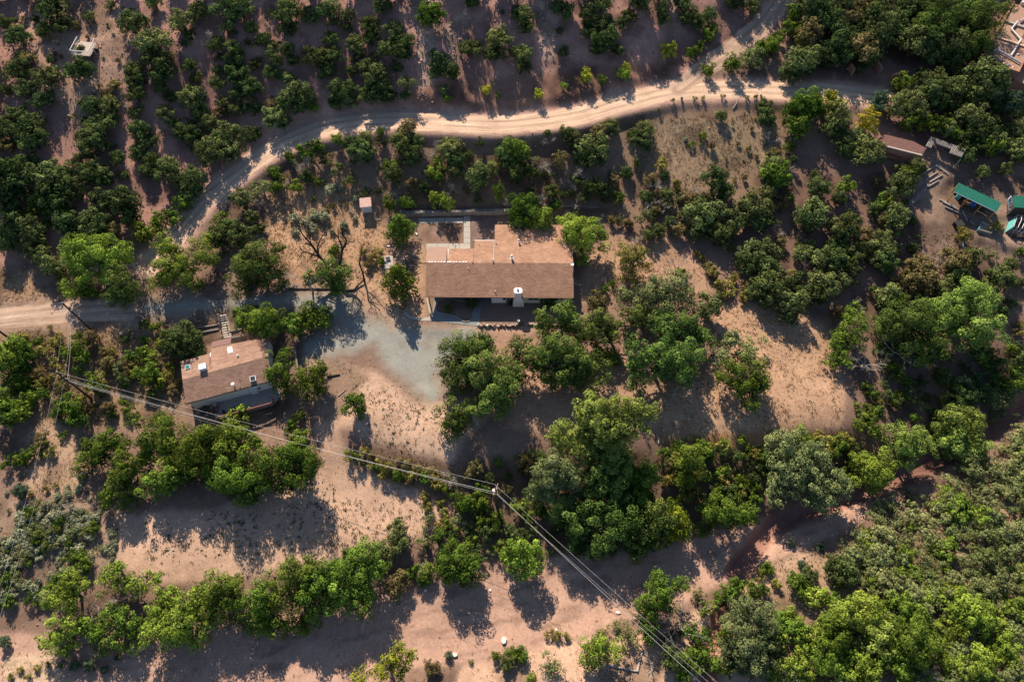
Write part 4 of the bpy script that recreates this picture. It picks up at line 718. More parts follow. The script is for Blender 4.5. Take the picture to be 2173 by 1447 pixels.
tree(0, 720, 8.0, 'g', 'dense grove tree under the power line near the deck', '1880 870 120;1980 930 120;1800 970 120;1760 1080 100;2080 850 60;1880 800 70', 'grove_tree', group=CL)
tree(0, 720, 7.5, 'g', 'dark grove tree on the side of the dirt lot', '1920 1100 120;2010 1160 120;1900 1200 90;2100 1250 115;1990 1290 90;1800 1180 70', 'grove_tree', group=CL)
tree(540, 720, 8.0, 'g', 'broad grove tree nearest the dirt track', '150 960 110;60 1000 80;390 980 110;450 1040 90;330 1080 120;200 1100 110;400 1150 90;60 1130 100;300 1180 90;260 960 90', 'grove_tree', group=CL)
tree(540, 720, 5.5, 'g', 'tree against the end wall of the small house', '220 190 90;180 280 80;280 310 80;240 390 60;130 270 50', 'leafy_tree')
tree(540, 720, 5.5, 'g', 'round tree between the small house stairs and the driveway', '450 270 90;520 330 80;480 420 90;400 370 70;540 240 50', 'leafy_tree')
tree(0, 1074, 6.5, 'y', 'light green tree at the sagebrush edge of the wash', '560 720 115;470 730 90;630 670 70;560 600 60;600 830 70', 'cottonwood_tree')
tree(0, 1074, 6.0, 'y', 'light green tree with bare boughs at the corner of the dirt lot', '930 570 75;890 650 80;980 640 60;1120 620 75;1240 590 60;1150 680 60;960 500 50', per=23)
tree(0, 1074, 5.5, 'y', 'low yellow green tree hanging over the red bank', '540 1020 70;390 1100 60;500 1140 90;560 1180 60;620 980 70;450 960 55')
tree(0, 1074, 6.0, 'g', 'dark tree between the two pale dead trees', '760 1010 90;830 980 60;930 870 70;1000 1080 80;850 1090 105;1120 1060 105;1050 960 70', 'leafy_tree')
tree(0, 1074, 5.0, 'y', 'small green tree beside the pale dead boughs at the wash', '1320 780 80;1300 850 60;1400 800 50;1340 890 50', 'leafy_tree')
tree(0, 1074, 8.0, 'y', 'bright green cottonwood at the wash edge', '1270 1030 90;1390 1010 90;1440 1070 90;1500 960 110;1560 860 110;1540 780 80;1640 1030 95;1560 1070 80;1330 960 60')
tree(0, 1074, 8.0, 'g', 'green cottonwood next to the bright one along the dirt lot', '1800 680 110;1850 640 70;1900 740 100;1720 760 80;1780 850 110;1880 860 100;1690 880 80;1660 690 60')
tree(0, 1074, 7.5, 'g', 'cottonwood midway along the hedge of trees at the wash', '2100 800 105;2060 930 90;2150 900 80;2130 720 60;2190 990 80')
tree(540, 1074, 8.5, 'g', 'wide cottonwood in the thick of the tree row at the wash', '280 520 85;430 520 90;220 640 80;250 760 100;350 820 80;380 640 100;320 700 80')
tree(540, 1074, 8.5, 'g', 'tall dense cottonwood in the thick of the tree row at the wash', '600 540 90;700 560 90;560 650 100;500 760 110;480 610 80;440 700 80;520 860 80')
tree(540, 1074, 7.5, 'y', 'brighter cottonwood leaning from the tree row onto the sand', '700 640 95;650 760 90;720 800 75;800 720 80;610 830 60')
tree(540, 1074, 8.5, 'g', 'cottonwood closing the tree row beside the dead twiggy bush', '900 420 100;980 480 90;880 530 90;870 640 90;950 600 90;920 800 80;900 860 70;850 760 60')
tree(540, 1074, 5.0, 'y', 'low lime green tree at the foot of the tree row', '150 950 95;400 960 70;100 870 60;20 910 80;400 1010 50;260 1000 60')
tree(540, 1074, 7.0, 'g', 'round green cottonwood alone on the sandy wash edge', '1640 400 95;1730 480 100;1600 480 90;1780 580 80;1650 570 80;1790 470 60;1570 560 50')
tree(540, 1074, 7.0, 'Y', 'yellow green young tree at the near edge of the wash', '1180 1170 45;1170 1240 55;1290 1230 45;1250 1290 45;1100 1310 75;1030 1380 60;900 1420 75;1200 1350 50;830 1440 60', per=23)
tree(1080, 1074, 8.0, 'y', 'light green cottonwood standing alone beside the power line over the wash', '60 400 90;190 430 95;100 500 90;60 310 70;170 520 75;210 330 55;20 470 60')
tree(1080, 1074, 6.0, 'Y', 'yellow green tree at the edge of the dark riverside trees', '1400 60 60;1380 150 85;1430 200 80;1340 240 60;1370 100 50')
tree(1080, 1074, 6.5, 'g', 'green tree at the corner of the creek and the wash', '1650 40 90;1750 60 90;1620 190 55;1800 120 70;1980 100 75;1990 30 60;1880 60 70')
tree(1080, 1074, 7.5, 'c', 'dark tree mass along the shaded edge of the wash', '480 70 120;620 120 110;820 150 110;950 90 110;1050 250 90;820 300 105;700 320 90;560 230 90', 'leafy_tree')
tree(1080, 1074, 7.5, 'c', 'dark riverside tree next to the yellow green one', '1150 110 110;1250 60 90;1200 200 90;1060 340 85;1150 290 70;1000 170 80;1300 160 60', 'leafy_tree')
tree(1080, 1074, 7.0, 'g', 'green and half dead tree under the power line across the wash', '1240 690 105;1170 760 80;1280 770 80;1420 640 60;1200 860 70;1160 990 60;1170 1080 60;1100 790 60', per=25)
tree(1080, 1074, 5.0, 'y', 'bright green bushy tree on the pale sand beside the fallen log', '650 1200 95;720 1140 70;680 1280 70;880 1200 80;800 1180 60', 'leafy_tree')
tree(1080, 1074, 6.5, 'w', 'huge grey green willow beyond the red gully', '1950 880 110;2060 900 90;1880 1000 90;2010 1040 110;1930 1150 110;1850 1250 90;2080 1150 90;2120 1010 80;1980 1290 100;1810 1150 60;2080 1280 90', 'willow_tree')
tree(1613, 1074, 4.8, 'y', 'lime green tree in the thicket nearest the open sand', '900 870 115;850 950 90;700 850 80;640 900 80;990 880 70;780 900 80', 'leafy_tree')
tree(1613, 1074, 5.6, 'g', 'round deep green tree in the middle of the thicket', '1230 1080 135;1330 1150 110;1200 1180 100;1250 1000 95;1380 1220 70', 'leafy_tree')
tree(1613, 1074, 4.8, 'e', 'yellowish tree beside the round deep green tree in the thicket', '1000 1080 105;930 1100 90;1050 1180 80;880 1180 60;970 1010 60', 'leafy_tree')
tree(1613, 1074, 4.4, 'g', 'bushy green tree between the yellowish tree and the sandy gap', '620 1030 100;560 1100 90;700 1130 90;640 1160 70', 'leafy_tree')
tree(1613, 1074, 4.4, 'y', 'low lime green tree at the mouth of the sandy gap', '500 1230 90;560 1300 80;470 1290 60', 'leafy_tree')
tree(1613, 1074, 4.8, 'y', 'vivid green tree overhanging the heap of cut branches', '1800 880 100;1720 860 90;1880 900 70;1830 960 75;1680 830 60', 'leafy_tree')
tree(1613, 1074, 4.4, 'y', 'light green tree just beyond the heap of cut branches', '1750 1280 110;1680 1330 80;1820 1330 80', 'leafy_tree')
tree(1613, 0, 9.0, 'c', 'tall green tree shading the turning area by the terracotta house', '1480 80 125;1560 90 90;1400 230 110;1450 150 90;1370 330 80;1300 250 70', 'leafy_tree')
tree(1613, 0, 9.0, 'c', 'tall tree leaning over the flat roof of the terracotta house', '1850 120 105;1950 110 90;1800 250 110;1760 350 90;1830 390 70;1720 440 60', 'leafy_tree')

# bare trees
def limb_tree(label, base_px, limbs, material, tr, seed, tw=0.9):
    base = G(*base_px); r = thing('bare_tree', label, 'dead tree', base); g = np.random.default_rng(seed); mb = MB(); tb = MB()
    for k, (pl, r0, r1) in enumerate(limbs):
        pts = smooth_line([np.array(base_px + (0,)) if q_ is None else q_ for q_ in pl], 4); P = [(W(a_, b_, base[2] + z_) - base) if z_ > 0 else (G(a_, b_) - base - (0, 0, .2)) for a_, b_, z_ in pts]
        rr = list(np.linspace(r0, r1, len(P))); (mb if k < 2 else tb).tube(P, rr, 6, cap=False)
        for i in range(len(P) // 3, len(P)):
            if g.random() < 0.65: branching(tb, np.array(P[i]), (np.array(P[i]) - P[i - 1]) * 2 + g.normal(size=3) * 0.7 + (0, 0, .2), tw * g.uniform(.7, 1.4), max(.03, rr[i] * .5), g, 0, 3, 0.5, 0.1, (1, 4))
    mb.obj('trunk', M[material], r, origin=(0, 0, 0)); tb.obj('branches', M[material], r, origin=(0, 0, 0))
limb_tree('big dark bare tree with spreading limbs in the dry grass garden', (720, 606), [([(720, 606, 0), (721, 566, 3), (723, 548, 4), (727, 528, 5), (735, 513, 6.5), (728, 498, 7.5), (724, 485, 8.5)], .40, .07), ([(700, 600, 0), (691, 559, 3.2), (680, 547, 4), (665, 525, 5.5), (655, 512, 6.5), (640, 495, 8), (632, 478, 9)], .36, .06),
    ([(727, 528, 5), (721, 512, 6), (714, 500, 7), (700, 488, 8)], .15, .05), ([(677, 544, 4.2), (674, 525, 5.5), (680, 508, 6.5), (690, 494, 7.5)], .18, .05), ([(676, 545, 4.2), (655, 537, 5), (644, 535, 5.5), (636, 545, 6), (630, 558, 6.5)], .18, .05), ([(665, 525, 5.5), (652, 517, 6.5), (632, 518, 7)], .11, .04), ([(722, 567, 3), (735, 563, 3.5), (742, 577, 4)], .17, .05)], 'darkbark', .4, 5)
limb_tree('leaning dark bare tree at the driveway corner', (774, 600), [([(774, 600, 0), (770, 580, 2), (763, 560, 4), (765, 545, 5), (775, 535, 6)], .2, .05), ([(764, 552, 4.5), (767, 532, 5.5), (768, 520, 6.2)], .1, .04), ([(770, 580, 2), (782, 572, 3), (790, 566, 4)], .1, .04)], 'darkbark', .2, 6)
dead_tree(660, 610, 60, 'leafless tree with pale twigs beside the timber edging', 'bare_tree', seed=8, trunkr=0.2, H=7)
dead_tree(203, 1287, 36, 'pale branching dead tree in the shade by the wash', seed=11, H=5)
dead_tree(268, 1264, 36, 'silvery dead tree leaning out among the light green trees', seed=12, H=5)
dead_tree(1830, 778, 48, 'bleached dead tree draped over the end of the mown yard', seed=13, H=6)
dead_tree(1893, 752, 46, 'bleached dead tree next to the green cottonwood', seed=14, H=6)
dead_tree(1440, 1330, 62, 'fan of silvery dead branches across the wash under the power line', seed=15, H=5, maxl=6)
dead_tree(1450, 775, 30, 'grey dead boughs sticking out of the cottonwood row', seed=17, H=7)
dead_tree(1338, 660, 34, 'tangle of bleached twigs in the pale grey green tree', seed=18, H=7)
dead_tree(270, 575, 36, 'bare grey boughs beside the spreading light green cottonwood', seed=19, H=7)
dead_tree(218, 578, 36, 'bare grey boughs inside the spreading light green cottonwood', seed=20, H=8)
dead_tree(1972, 55, 26, 'white dead snag in the dark wood by the terracotta house', seed=21, H=8)
dead_tree(1205, 955, 30, 'dead grey twigs below the yellow green giant', seed=22, H=6)

# scattered individuals in the flats that nothing but their place tells apart
def scatter(poly, count, codes, rr, mind, seed, gap=0.0, hz=1.0):
    g = np.random.default_rng(seed); pts = []; poly = np.array(poly, float); tries = 0
    while len(pts) < count and tries < 20000:
        tries += 1; u = g.uniform(poly[:, 0].min(), poly[:, 0].max()); v = g.uniform(poly[:, 1].min(), poly[:, 1].max())
        if float(poly_sd(np.array([u]), np.array([v]), poly)[0]) > 0: continue
        if gap and float(fbm(np.array([u]), np.array([v]), 42.0, seed, 2)[0]) < gap: continue
        if any((u - a) ** 2 + (v - b) ** 2 < mind * mind for a, b in pts): continue
        pts.append((u, v)); plant(u, v, g.uniform(*rr), codes[g.integers(len(codes))], hz=hz)
scatter([(-20, 1120), (120, 1060), (240, 1110), (245, 1190), (180, 1230), (120, 1270), (-20, 1300)], 175, 'ssssswg', (5, 16), 10, 31, 0.37)
scatter([(60, 1000), (200, 1040), (230, 1110), (120, 1130), (0, 1120), (0, 1050)], 26, 'ssh', (4, 9), 16, 32)
scatter([(1860, 1080), (1990, 1030), (2100, 960), (2190, 900), (2190, 1300), (2050, 1320), (1990, 1290), (1850, 1290), (1800, 1200)], 125, 'wwwwtwyy', (14, 33), 20, 33, 0.0, 0.8)
scatter([(1640, 1300), (1740, 1260), (1990, 1290), (2190, 1290), (2190, 1460), (1640, 1460)], 62, 'yyywytg', (16, 30), 25, 34, 0.0, 0.85)
scatter([(1880, 960), (2000, 900), (2100, 820), (2180, 780), (2180, 840), (2060, 930), (1960, 970)], 16, 'wtg', (13, 22), 22, 35)
scatter([(20, 740), (110, 730), (190, 760), (180, 860), (110, 800), (60, 860)], 14, 'hhg', (8, 15), 20, 36)
scatter([(1400, 935), (1800, 930), (1850, 980), (1640, 1030), (1420, 1060)], 30, 'kghy', (9, 18), 24, 37)
scatter([(770, 960), (960, 1000), (960, 1060), (900, 1050), (800, 1010)], 14, 'hng', (6, 13), 14, 38)
scatter([(1420, 300), (1640, 240), (1660, 360), (1500, 420)], 22, 'hns', (4, 8), 16, 39)
scatter([(60, 30), (240, 10), (270, 170), (200, 260), (120, 240)], 24, 'hns', (3, 6), 14, 40)
scatter([(1700, 0), (2080, 0), (2060, 110), (1970, 120), (1900, 100), (1720, 130)], 26, 'kojn', (22, 34), 30, 41)
scatter([(1960, 210), (2170, 210), (2170, 330), (2060, 330), (1960, 270)], 16, 'kkoo', (18, 30), 28, 42)
scatter([(1130, 960), (1400, 940), (1400, 1150), (1240, 1170), (1130, 1120)], 24, 'kgk', (14, 24), 32, 43)
scatter([(980, 1000), (1110, 960), (1110, 1140), (1000, 1130)], 16, 'ngj', (9, 17), 22, 44)
scatter([(1850, 720), (2170, 740), (2170, 830), (1960, 900), (1860, 850)], 24, 'kgwk', (13, 22), 28, 45)
scatter([(0, 380), (240, 400), (260, 540), (0, 560)], 6, 'jjo', (18, 28), 44, 46)
scatter([(1290, 370), (1400, 330), (1500, 420), (1480, 500), (1380, 480), (1300, 480)], 22, 'ndjnh', (8, 17), 20, 47)
scatter([(1100, 380), (1290, 380), (1290, 470), (1230, 480), (1180, 460)], 14, 'knkd', (9, 18), 22, 48)
scatter([(1640, 560), (1760, 470), (1900, 420), (1960, 560), (1860, 660), (1740, 680)], 16, 'ndoj', (9, 18), 30, 49)
scatter([(600, 335), (760, 285), (1000, 300), (1300, 275), (1320, 420), (1100, 440), (860, 430), (700, 400)], 42, 'kkknd', (9, 19), 24, 60)
scatter([(20, 30), (860, 0), (860, 210), (640, 240), (440, 340), (300, 380), (20, 330)], 46, 'kkkn', (9, 18), 40, 61, 0.0, 0.7)
scatter([(880, 1110), (1060, 1080), (1100, 1160), (1010, 1215), (880, 1210)], 18, 'kkgw', (11, 20), 26, 62)
scatter([(1110, 1110), (1420, 1090), (1420, 1170), (1250, 1185), (1110, 1160)], 18, 'kkg', (13, 22), 28, 63)
scatter([(1400, 950), (1850, 930), (1880, 1000), (1640, 1040), (1420, 1080)], 30, 'kkgh', (11, 20), 28, 64)
scatter([(1640, 330), (1900, 330), (1960, 480), (1960, 640), (1760, 680), (1640, 560)], 34, 'kkkn', (9, 18), 30, 65)
scatter([(1300, 400), (1480, 420), (1620, 560), (1560, 640), (1420, 500), (1300, 480)], 14, 'kkn', (9, 17), 28, 66)
scatter([(1860, 700), (2170, 700), (2170, 800), (1960, 880), (1860, 830)], 18, 'kkg', (14, 24), 30, 67)
scatter([(20, 880), (190, 700), (390, 720), (380, 880), (240, 900), (60, 960)], 26, 'kngh', (8, 16), 30, 68)
scatter([(1450, 1230), (1620, 1300), (1640, 1447), (1400, 1447), (1380, 1360)], 14, 'kgw', (12, 22), 30, 69)
# a margin beyond the frame so that shadows and other viewpoints stay furnished
def margin(u0, u1, v0, v1, count, codes, rr, seed):
    scatter([(u0, v0), (u1, v0), (u1, v1), (u0, v1)], count, codes, rr, 40, seed)
margin(-60, 2230, -75, -28, 34, 'ooon', (24, 36), 51); margin(-130, -34, -60, 620, 18, 'oon', (24, 36), 52); margin(-130, -34, 760, 1440, 14, 'kks', (16, 30), 53); margin(2212, 2300, -40, 1440, 26, 'konw', (24, 34), 54); margin(0, 2200, 1476, 1540, 22, 'ykws', (20, 32), 55)
# ------------------------------------------------------------------ the long house
def xyz(p): return tuple(float(q_) for q_ in p)
house = thing('ranch_house', 'long white walled house with brown shingled gable roof and rear wing', 'house', (-2.2, 66.5, 0))
RY, RZ, SL = 71.65, 4.6, 0.152
def north_z(y): return RZ - SL * (y - RY)
def south_z(y): return 2.7 + (y - 65.75) * (RZ - 2.7) / (RY - 65.75)
def on_roof(u, v, fn):
    z = 4.0
    for _ in range(20): p = W(u, v, z); z = fn(p[1])
    return W(u, v, z)
r1 = MB().slab([(-15.3, 65.88, 2.7), (10.95, 65.62, 2.7), (11.0, RY - .05, RZ), (-15.4, RY + .05, RZ)], 0.16).obj('roof', M['shinglebig'], house)
MB().slab([(-3.2, RY + .01, RZ + .004), (-3.2, 81.5, north_z(81.5)), (11.0, 81.4, north_z(81.4)), (11.0, RY - .03, RZ + .004)], 0.16).obj('wing_roof', M['shinglebig'], house)
MB().slab([(-6.9, RY + .02, RZ - .05), (-6.9, 77.4, north_z(77.4) - .1), (-3.26, 77.4, north_z(77.4) - .1), (-3.26, RY + .02, RZ - .05)], 0.14).obj('lean_to_roof', M['shinglebig'], house)
MB().slab([(-11.6, RY + .04, RZ - .08), (-11.6, 75.4, north_z(75.4) - .2), (-6.96, 75.4, north_z(75.4) - .2), (-6.96, RY + .04, RZ - .08)], 0.14).obj('lean_to_roof', M['shinglebig'], house)
MB().slab([(-15.55, 72.1, 4.15), (-15.55, 75.9, 3.7), (-11.9, 75.9, 3.7), (-11.9, 72.1, 4.15)], 0.12).obj('porch_roof', M['patch'], house)
f = MB()
for k, xx in enumerate(np.arange(-14.9, -8.2, 0.55)): f.box((xx + random.uniform(-.12, .12), RY + 0.22, RZ - 0.02), (random.uniform(.16, .42), .18, .12))
f.obj('ridge_flashing', M['whitemetal'], house)
f = MB(); f.prism([(-15.3, 65.84), (-15.3, 65.68), (10.95, 65.43), (10.95, 65.59)], 2.46, 2.68); f.obj('gutter', M['fascia'], house)
f = MB(); f.slab([(-3.36, RY + .3, RZ + .02), (-3.36, 77.3, north_z(77.3) + .03), (-3.24, 77.3, north_z(77.3) + .03), (-3.24, RY + .3, RZ + .02)], 0.06); f.obj('roof_flashing', M['palewood'], house)
MB().box((-5.1, 77.46, north_z(77.4) - 0.2), (3.7, 0.1, 0.16)).obj('gutter', M['whitemetal'], house)
w = MB(); w.prism([(-3.7, 66.05), (10.3, 66.05), (10.3, 71.6), (-14.7, 71.6), (-14.7, 69.3), (-3.7, 69.3)], -0.05, 2.55)
w.prism([(-2.8, 71.61), (10.3, 71.61), (10.3, 80.9), (-2.8, 80.9)], -0.05, 2.98); w.prism([(-6.6, 71.61), (-2.81, 71.61), (-2.81, 77.0), (-6.6, 77.0)], -0.05, 3.4); w.prism([(-11.3, 71.61), (-6.61, 71.61), (-6.61, 75.0), (-11.3, 75.0)], -0.05, 3.6); w.prism([(-15.2, 72.2), (-11.31, 72.2), (-11.31, 75.6), (-15.2, 75.6)], -0.05, 3.45)
for x0 in (10.08, -14.68):
    w.add([(x0, 66.6, 2.55), (x0, 71.6, 2.55), (x0, 71.6, 4.35), (x0 + .2, 66.6, 2.55), (x0 + .2, 71.6, 2.55), (x0 + .2, 71.6, 4.35)], [(0, 1, 2), (5, 4, 3), (0, 3, 4, 1), (1, 4, 5, 2), (2, 5, 3, 0)])
w.prism([(-14.7, 71.2), (10.05, 71.2), (10.05, 71.58), (-14.7, 71.58)], 2.54, 4.38); w.obj('wall', M['white'], house)  # unseen partition up to the ridge, added to stop sun leaking into the carport
def window(parent, cx, y, z0, z1, wd, n=2, pane=M['glass'], frame=M['whitemetal']):
    b = MB(); t = 0.06
    b.box((cx, y, z0), (wd + 2 * t, .1, t)); b.box((cx, y, z1), (wd + 2 * t, .1, t)); b.box((cx - wd / 2, y, (z0 + z1) / 2), (t, .095, z1 - z0)); b.box((cx + wd / 2, y, (z0 + z1) / 2), (t, .095, z1 - z0))
    for i in range(1, n): b.box((cx - wd / 2 + wd * i / n, y, (z0 + z1) / 2), (t * .7, .09, z1 - z0))
    o = b.obj('window', frame, parent); MB().box((cx, y + .01, (z0 + z1) / 2), (wd - .04, .05, z1 - z0 - .04)).obj('pane', pane, o); return o
window(house, 3.9, 65.99, 1.05, 2.0, 1.95, 2, M['tealglass']); window(house, -1.35, 65.99, 1.2, 2.05, 0.55, 1); window(house, -0.7, 65.99, 1.2, 2.05, 0.55, 1); window(house, 8.0, 65.99, 1.2, 2.0, 0.75, 2); window(house, 8.9, 65.99, 1.2, 2.0, 0.6, 1)
MB().box((-0.05, 66.01, 1.0), (0.5, 0.06, 2.0)).obj('door', M['darkwood'], house)
MB().tube([(5.35, 65.93, 0), (5.35, 65.93, 2.4)], 0.06, 6).obj('downspout', M['glass'], house)
for xx in (-11.15, -6.6, -14.9): MB().box((xx, 66.1, 1.28), (0.16, 0.16, 2.46)).obj('post', M['fascia'], house)
MB().box((10.2, 65.8, 1.22), (0.14, 0.14, 2.44)).obj('post', M['white'], house)
ch = MB(); ch.add([(0.15, 65.2, -.05), (2.15, 65.2, -.05), (2.15, 66.55, -.05), (0.15, 66.55, -.05), (0.2, 65.24, 1.5), (2.1, 65.24, 1.5), (2.1, 66.55, 1.5), (0.2, 66.55, 1.5), (0.42, 65.42, 2.4), (1.72, 65.42, 2.4), (1.72, 66.5, 2.4), (0.42, 66.5, 2.4), (0.42, 65.46, 4.0), (1.72, 65.46, 4.0), (1.72, 66.5, 4.0), (0.42, 66.5, 4.0)],
    [(3, 2, 1, 0), (12, 13, 14, 15)] + [(a + i, a + (i + 1) % 4, a + 4 + (i + 1) % 4, a + 4 + i) for a in (0, 4, 8) for i in range(4)])
cho = ch.obj('chimney', M['white'], house)
MB().prism([(0.32, 65.7), (0.62, 65.46), (1.52, 65.46), (1.82, 65.7), (1.82, 66.35), (1.5, 66.66), (0.64, 66.66), (0.32, 66.35)], 4.0, 4.14).obj('chimney_cap', M['whitemetal'], cho); MB().box((1.05, 66.1, 4.26), (0.28, 0.34, 0.24)).obj('flue', M['black'], cho)
def vent(u, v, fn, parent, r=0.16, h=0.75, cap=0.26, base=True):
    p = on_roof(u, v, fn); b = MB()
    if base: b.lathe(p, [(cap * 1.35, -.1), (cap * 1.25, .06), (r, .12)], 12)
    b.lathe(p + np.array((0, 0, .05)), [(r, 0), (r, h * .55), (cap, h * .6), (cap * 1.05, h * .85), (cap * .5, h), (0.02, h * 1.03)], 12); return b.obj('roof_vent', M['whitemetal'], parent)
vent(1086, 549, north_z, house, .15, .95, .24); vent(1101, 515, north_z, house, .14, .9, .2); vent(1053, 517, north_z, house, .06, .4, .08, False); vent(1046, 554, north_z, house, .1, .5, .14, False); vent(1002, 555, north_z, house, .07, .35, .1, False); vent(1051, 619, south_z, house, .06, .25, .09, False); vent(1017, 518, north_z, house, .05, .3, .07, False); vent(994, 569, south_z, house, .05, .2, .07, False)
p = on_roof(1213, 566, south_z); b = MB(); b.tube([p + (0, 0, -.1), p + (0, 0, .7)], .03, 6); b.lathe(p + np.array((0, 0.05, .62)), [(0.02, 0), (.2, .04), (.33, .14), (.35, .15), (.2, .08), (.02, .05)], 14); b.obj('satellite_dish', M['metal'], house)

# garden of the long house
def flat(name, px, z, h, material, label, kind='structure'):
    pts = [tuple(W(a, b_, z)[:2]) for a, b_ in px]; c = np.mean(pts, 0); o = MB().prism(pts, z - .15, z + h).obj(name, material, None, (c[0], c[1], z)); return tag(o, label, kind=kind)
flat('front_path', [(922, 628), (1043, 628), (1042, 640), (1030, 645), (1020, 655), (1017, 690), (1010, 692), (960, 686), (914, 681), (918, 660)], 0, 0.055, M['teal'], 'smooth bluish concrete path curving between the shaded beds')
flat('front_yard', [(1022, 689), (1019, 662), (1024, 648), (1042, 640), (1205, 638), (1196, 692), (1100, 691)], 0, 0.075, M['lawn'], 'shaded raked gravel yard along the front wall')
bedpx = [(931, 637), (945, 633), (958, 634), (975, 639), (992, 641), (1006, 642), (1009, 655), (1005, 664), (1003, 676), (993, 683), (982, 682), (968, 673), (948, 667), (930, 664), (925, 656), (928, 645)]
bw = smooth_line([tuple(W(a, b_, 0)[:2]) for a, b_ in bedpx + bedpx[:1]], 4)
bd = thing('garden_bed', 'kidney shaped planting bed with pale curb beside the front path', 'garden bed', (bw[:, 0].mean(), bw[:, 1].mean(), 0)); MB().prism([tuple(a) for a in bw[:-1]], -.05, .12).obj('soil', M['bed'], bd); MB().tube([(a[0], a[1], .12) for a in bw], .085, 6, cap=False).obj('curb', M['concrete'], bd)
for (u, v, r) in ((1003, 632, 17), (951, 656, 12)): plant(u, v, r * 0.75, 'r', label=f'{"large" if r > 15 else "small"} dark bush growing in the kidney shaped bed')
plant(1083, 637, 9, 'j', label='dark bush beside the chimney base'); plant(1166, 640, 12, 'j', label='dark bush under the far front window')
flat('concrete_apron', [(858, 660), (872, 670), (890, 676), (913, 672), (914, 681), (895, 681), (872, 677), (856, 668)], 0, 0.06, M['concrete'], 'pale curved concrete apron at the driveway corner')
sw = thing('stone_wall', 'low rubble stone wall between the front yard and the dirt clearing', 'stone wall', G(1057, 692))
for k, u in enumerate(np.linspace(1015, 1098, 22)):
    for lay in range(2):
        p = G(u + random.uniform(-2, 2), 691 + (k % 3) * 1.2 + random.uniform(-1, 1)); MB().rock((p[0], p[1], p[2] + .14 + lay * .26), (random.uniform(.2, .34), random.uniform(.17, .28), random.uniform(.24, .4)), k * 7 + lay).obj('stone', M['stone'] if random.random() < .75 else M['palestone'], sw)
sw2 = thing('stone_wall', 'short stone wall under the cottonwood at the yard end', 'stone wall', G(1150, 691))
for k, u in enumerate(np.linspace(1116, 1188, 18)):
    p = G(u, 690 + random.uniform(-1, 1)); MB().rock((p[0], p[1], p[2] + .18), (random.uniform(.24, .36), random.uniform(.2, .3), random.uniform(.3, .5)), 400 + k).obj('stone', M['stone'], sw2)
bp_ = thing('planter_boulder', 'dark boulder with a pale top at the gap in the stone wall', 'boulder', G(1101, 686)); p = G(1101, 686); MB().rock((p[0], p[1], p[2] + .35), (.55, .5, .9), 91).obj('base', M['darkconc'], bp_); MB().rock((p[0] + .05, p[1], p[2] + .85), (.22, .2, .25), 92).obj('top', M['palestone'], bp_)
a = G(906, 633); c = G(914, 669); ang = math.atan2(c[1] - a[1], c[0] - a[0]); L_ = math.hypot(*(c - a)[:2])
ew = thing('side_wall', 'low tan wall running from the carport corner to the driveway', 'wall', (a + c) / 2); MB().box(((a[0] + c[0]) / 2, (a[1] + c[1]) / 2, .28), (L_, .22, .66), ang).obj('wall', M['stucco'], ew); MB().box(((a[0] + c[0]) / 2, (a[1] + c[1]) / 2, .64), (L_ + .06, .3, .06), ang).obj('coping', M['concrete'], ew)
# back garden
rw = thing('retaining_wall', 'long dark timber retaining wall behind the long house', 'retaining wall', G(968, 458))
for k in range(11):
    u0 = 850 + k * 21.8; a = G(u0, 458 - k * .55); c = G(u0 + 21.2, 458 - (k + 1) * .55); ang = math.atan2(c[1] - a[1], c[0] - a[0]); m_ = (a + c) / 2
    MB().box((m_[0], m_[1], .55 + random.uniform(-.03, .03)), (math.hypot(*(c - a)[:2]), .62 + random.uniform(-.05, .05), 1.2), ang).obj('timber', M['darkconc'], rw)
wk = thing('back_walkway', 'L shaped concrete walkway in the back garden', 'walkway', G(985, 490))
def pxprism(parent, nm, px, z, h, m_): MB().prism([tuple(W(a, b_, z)[:2]) for a, b_ in px], z - .1, z + h).obj(nm, m_, parent)
for i in range(5): pxprism(wk, 'slab', [(888 + i * 19, 464 - i * .4), (906.3 + i * 19, 463.6 - i * .4), (906.5 + i * 19, 473.6), (888.6 + i * 19, 474)], 0, .07, M['concrete'])
for i in range(5): pxprism(wk, 'slab', [(984, 459 + i * 11.6), (998, 459 + i * 11.6), (998, 470.2 + i * 11.6), (984, 470.2 + i * 11.6)], 0, .075, M['concrete'])
for i in range(4): pxprism(wk, 'slab', [(905 + i * 23.4, 517.5), (927.8 + i * 23.4, 517.2), (927.8 + i * 23.4, 531), (905 + i * 23.4, 531)], 0, .06, M['concrete'])
flat('gravel_bed', [(1000, 458), (1055, 457), (1051, 511), (1000, 513)], 0, .05, soil_mat('dark_gravel', False, (.16, .115, .10), .6), 'dark gravel bed between walkway and rear wing')
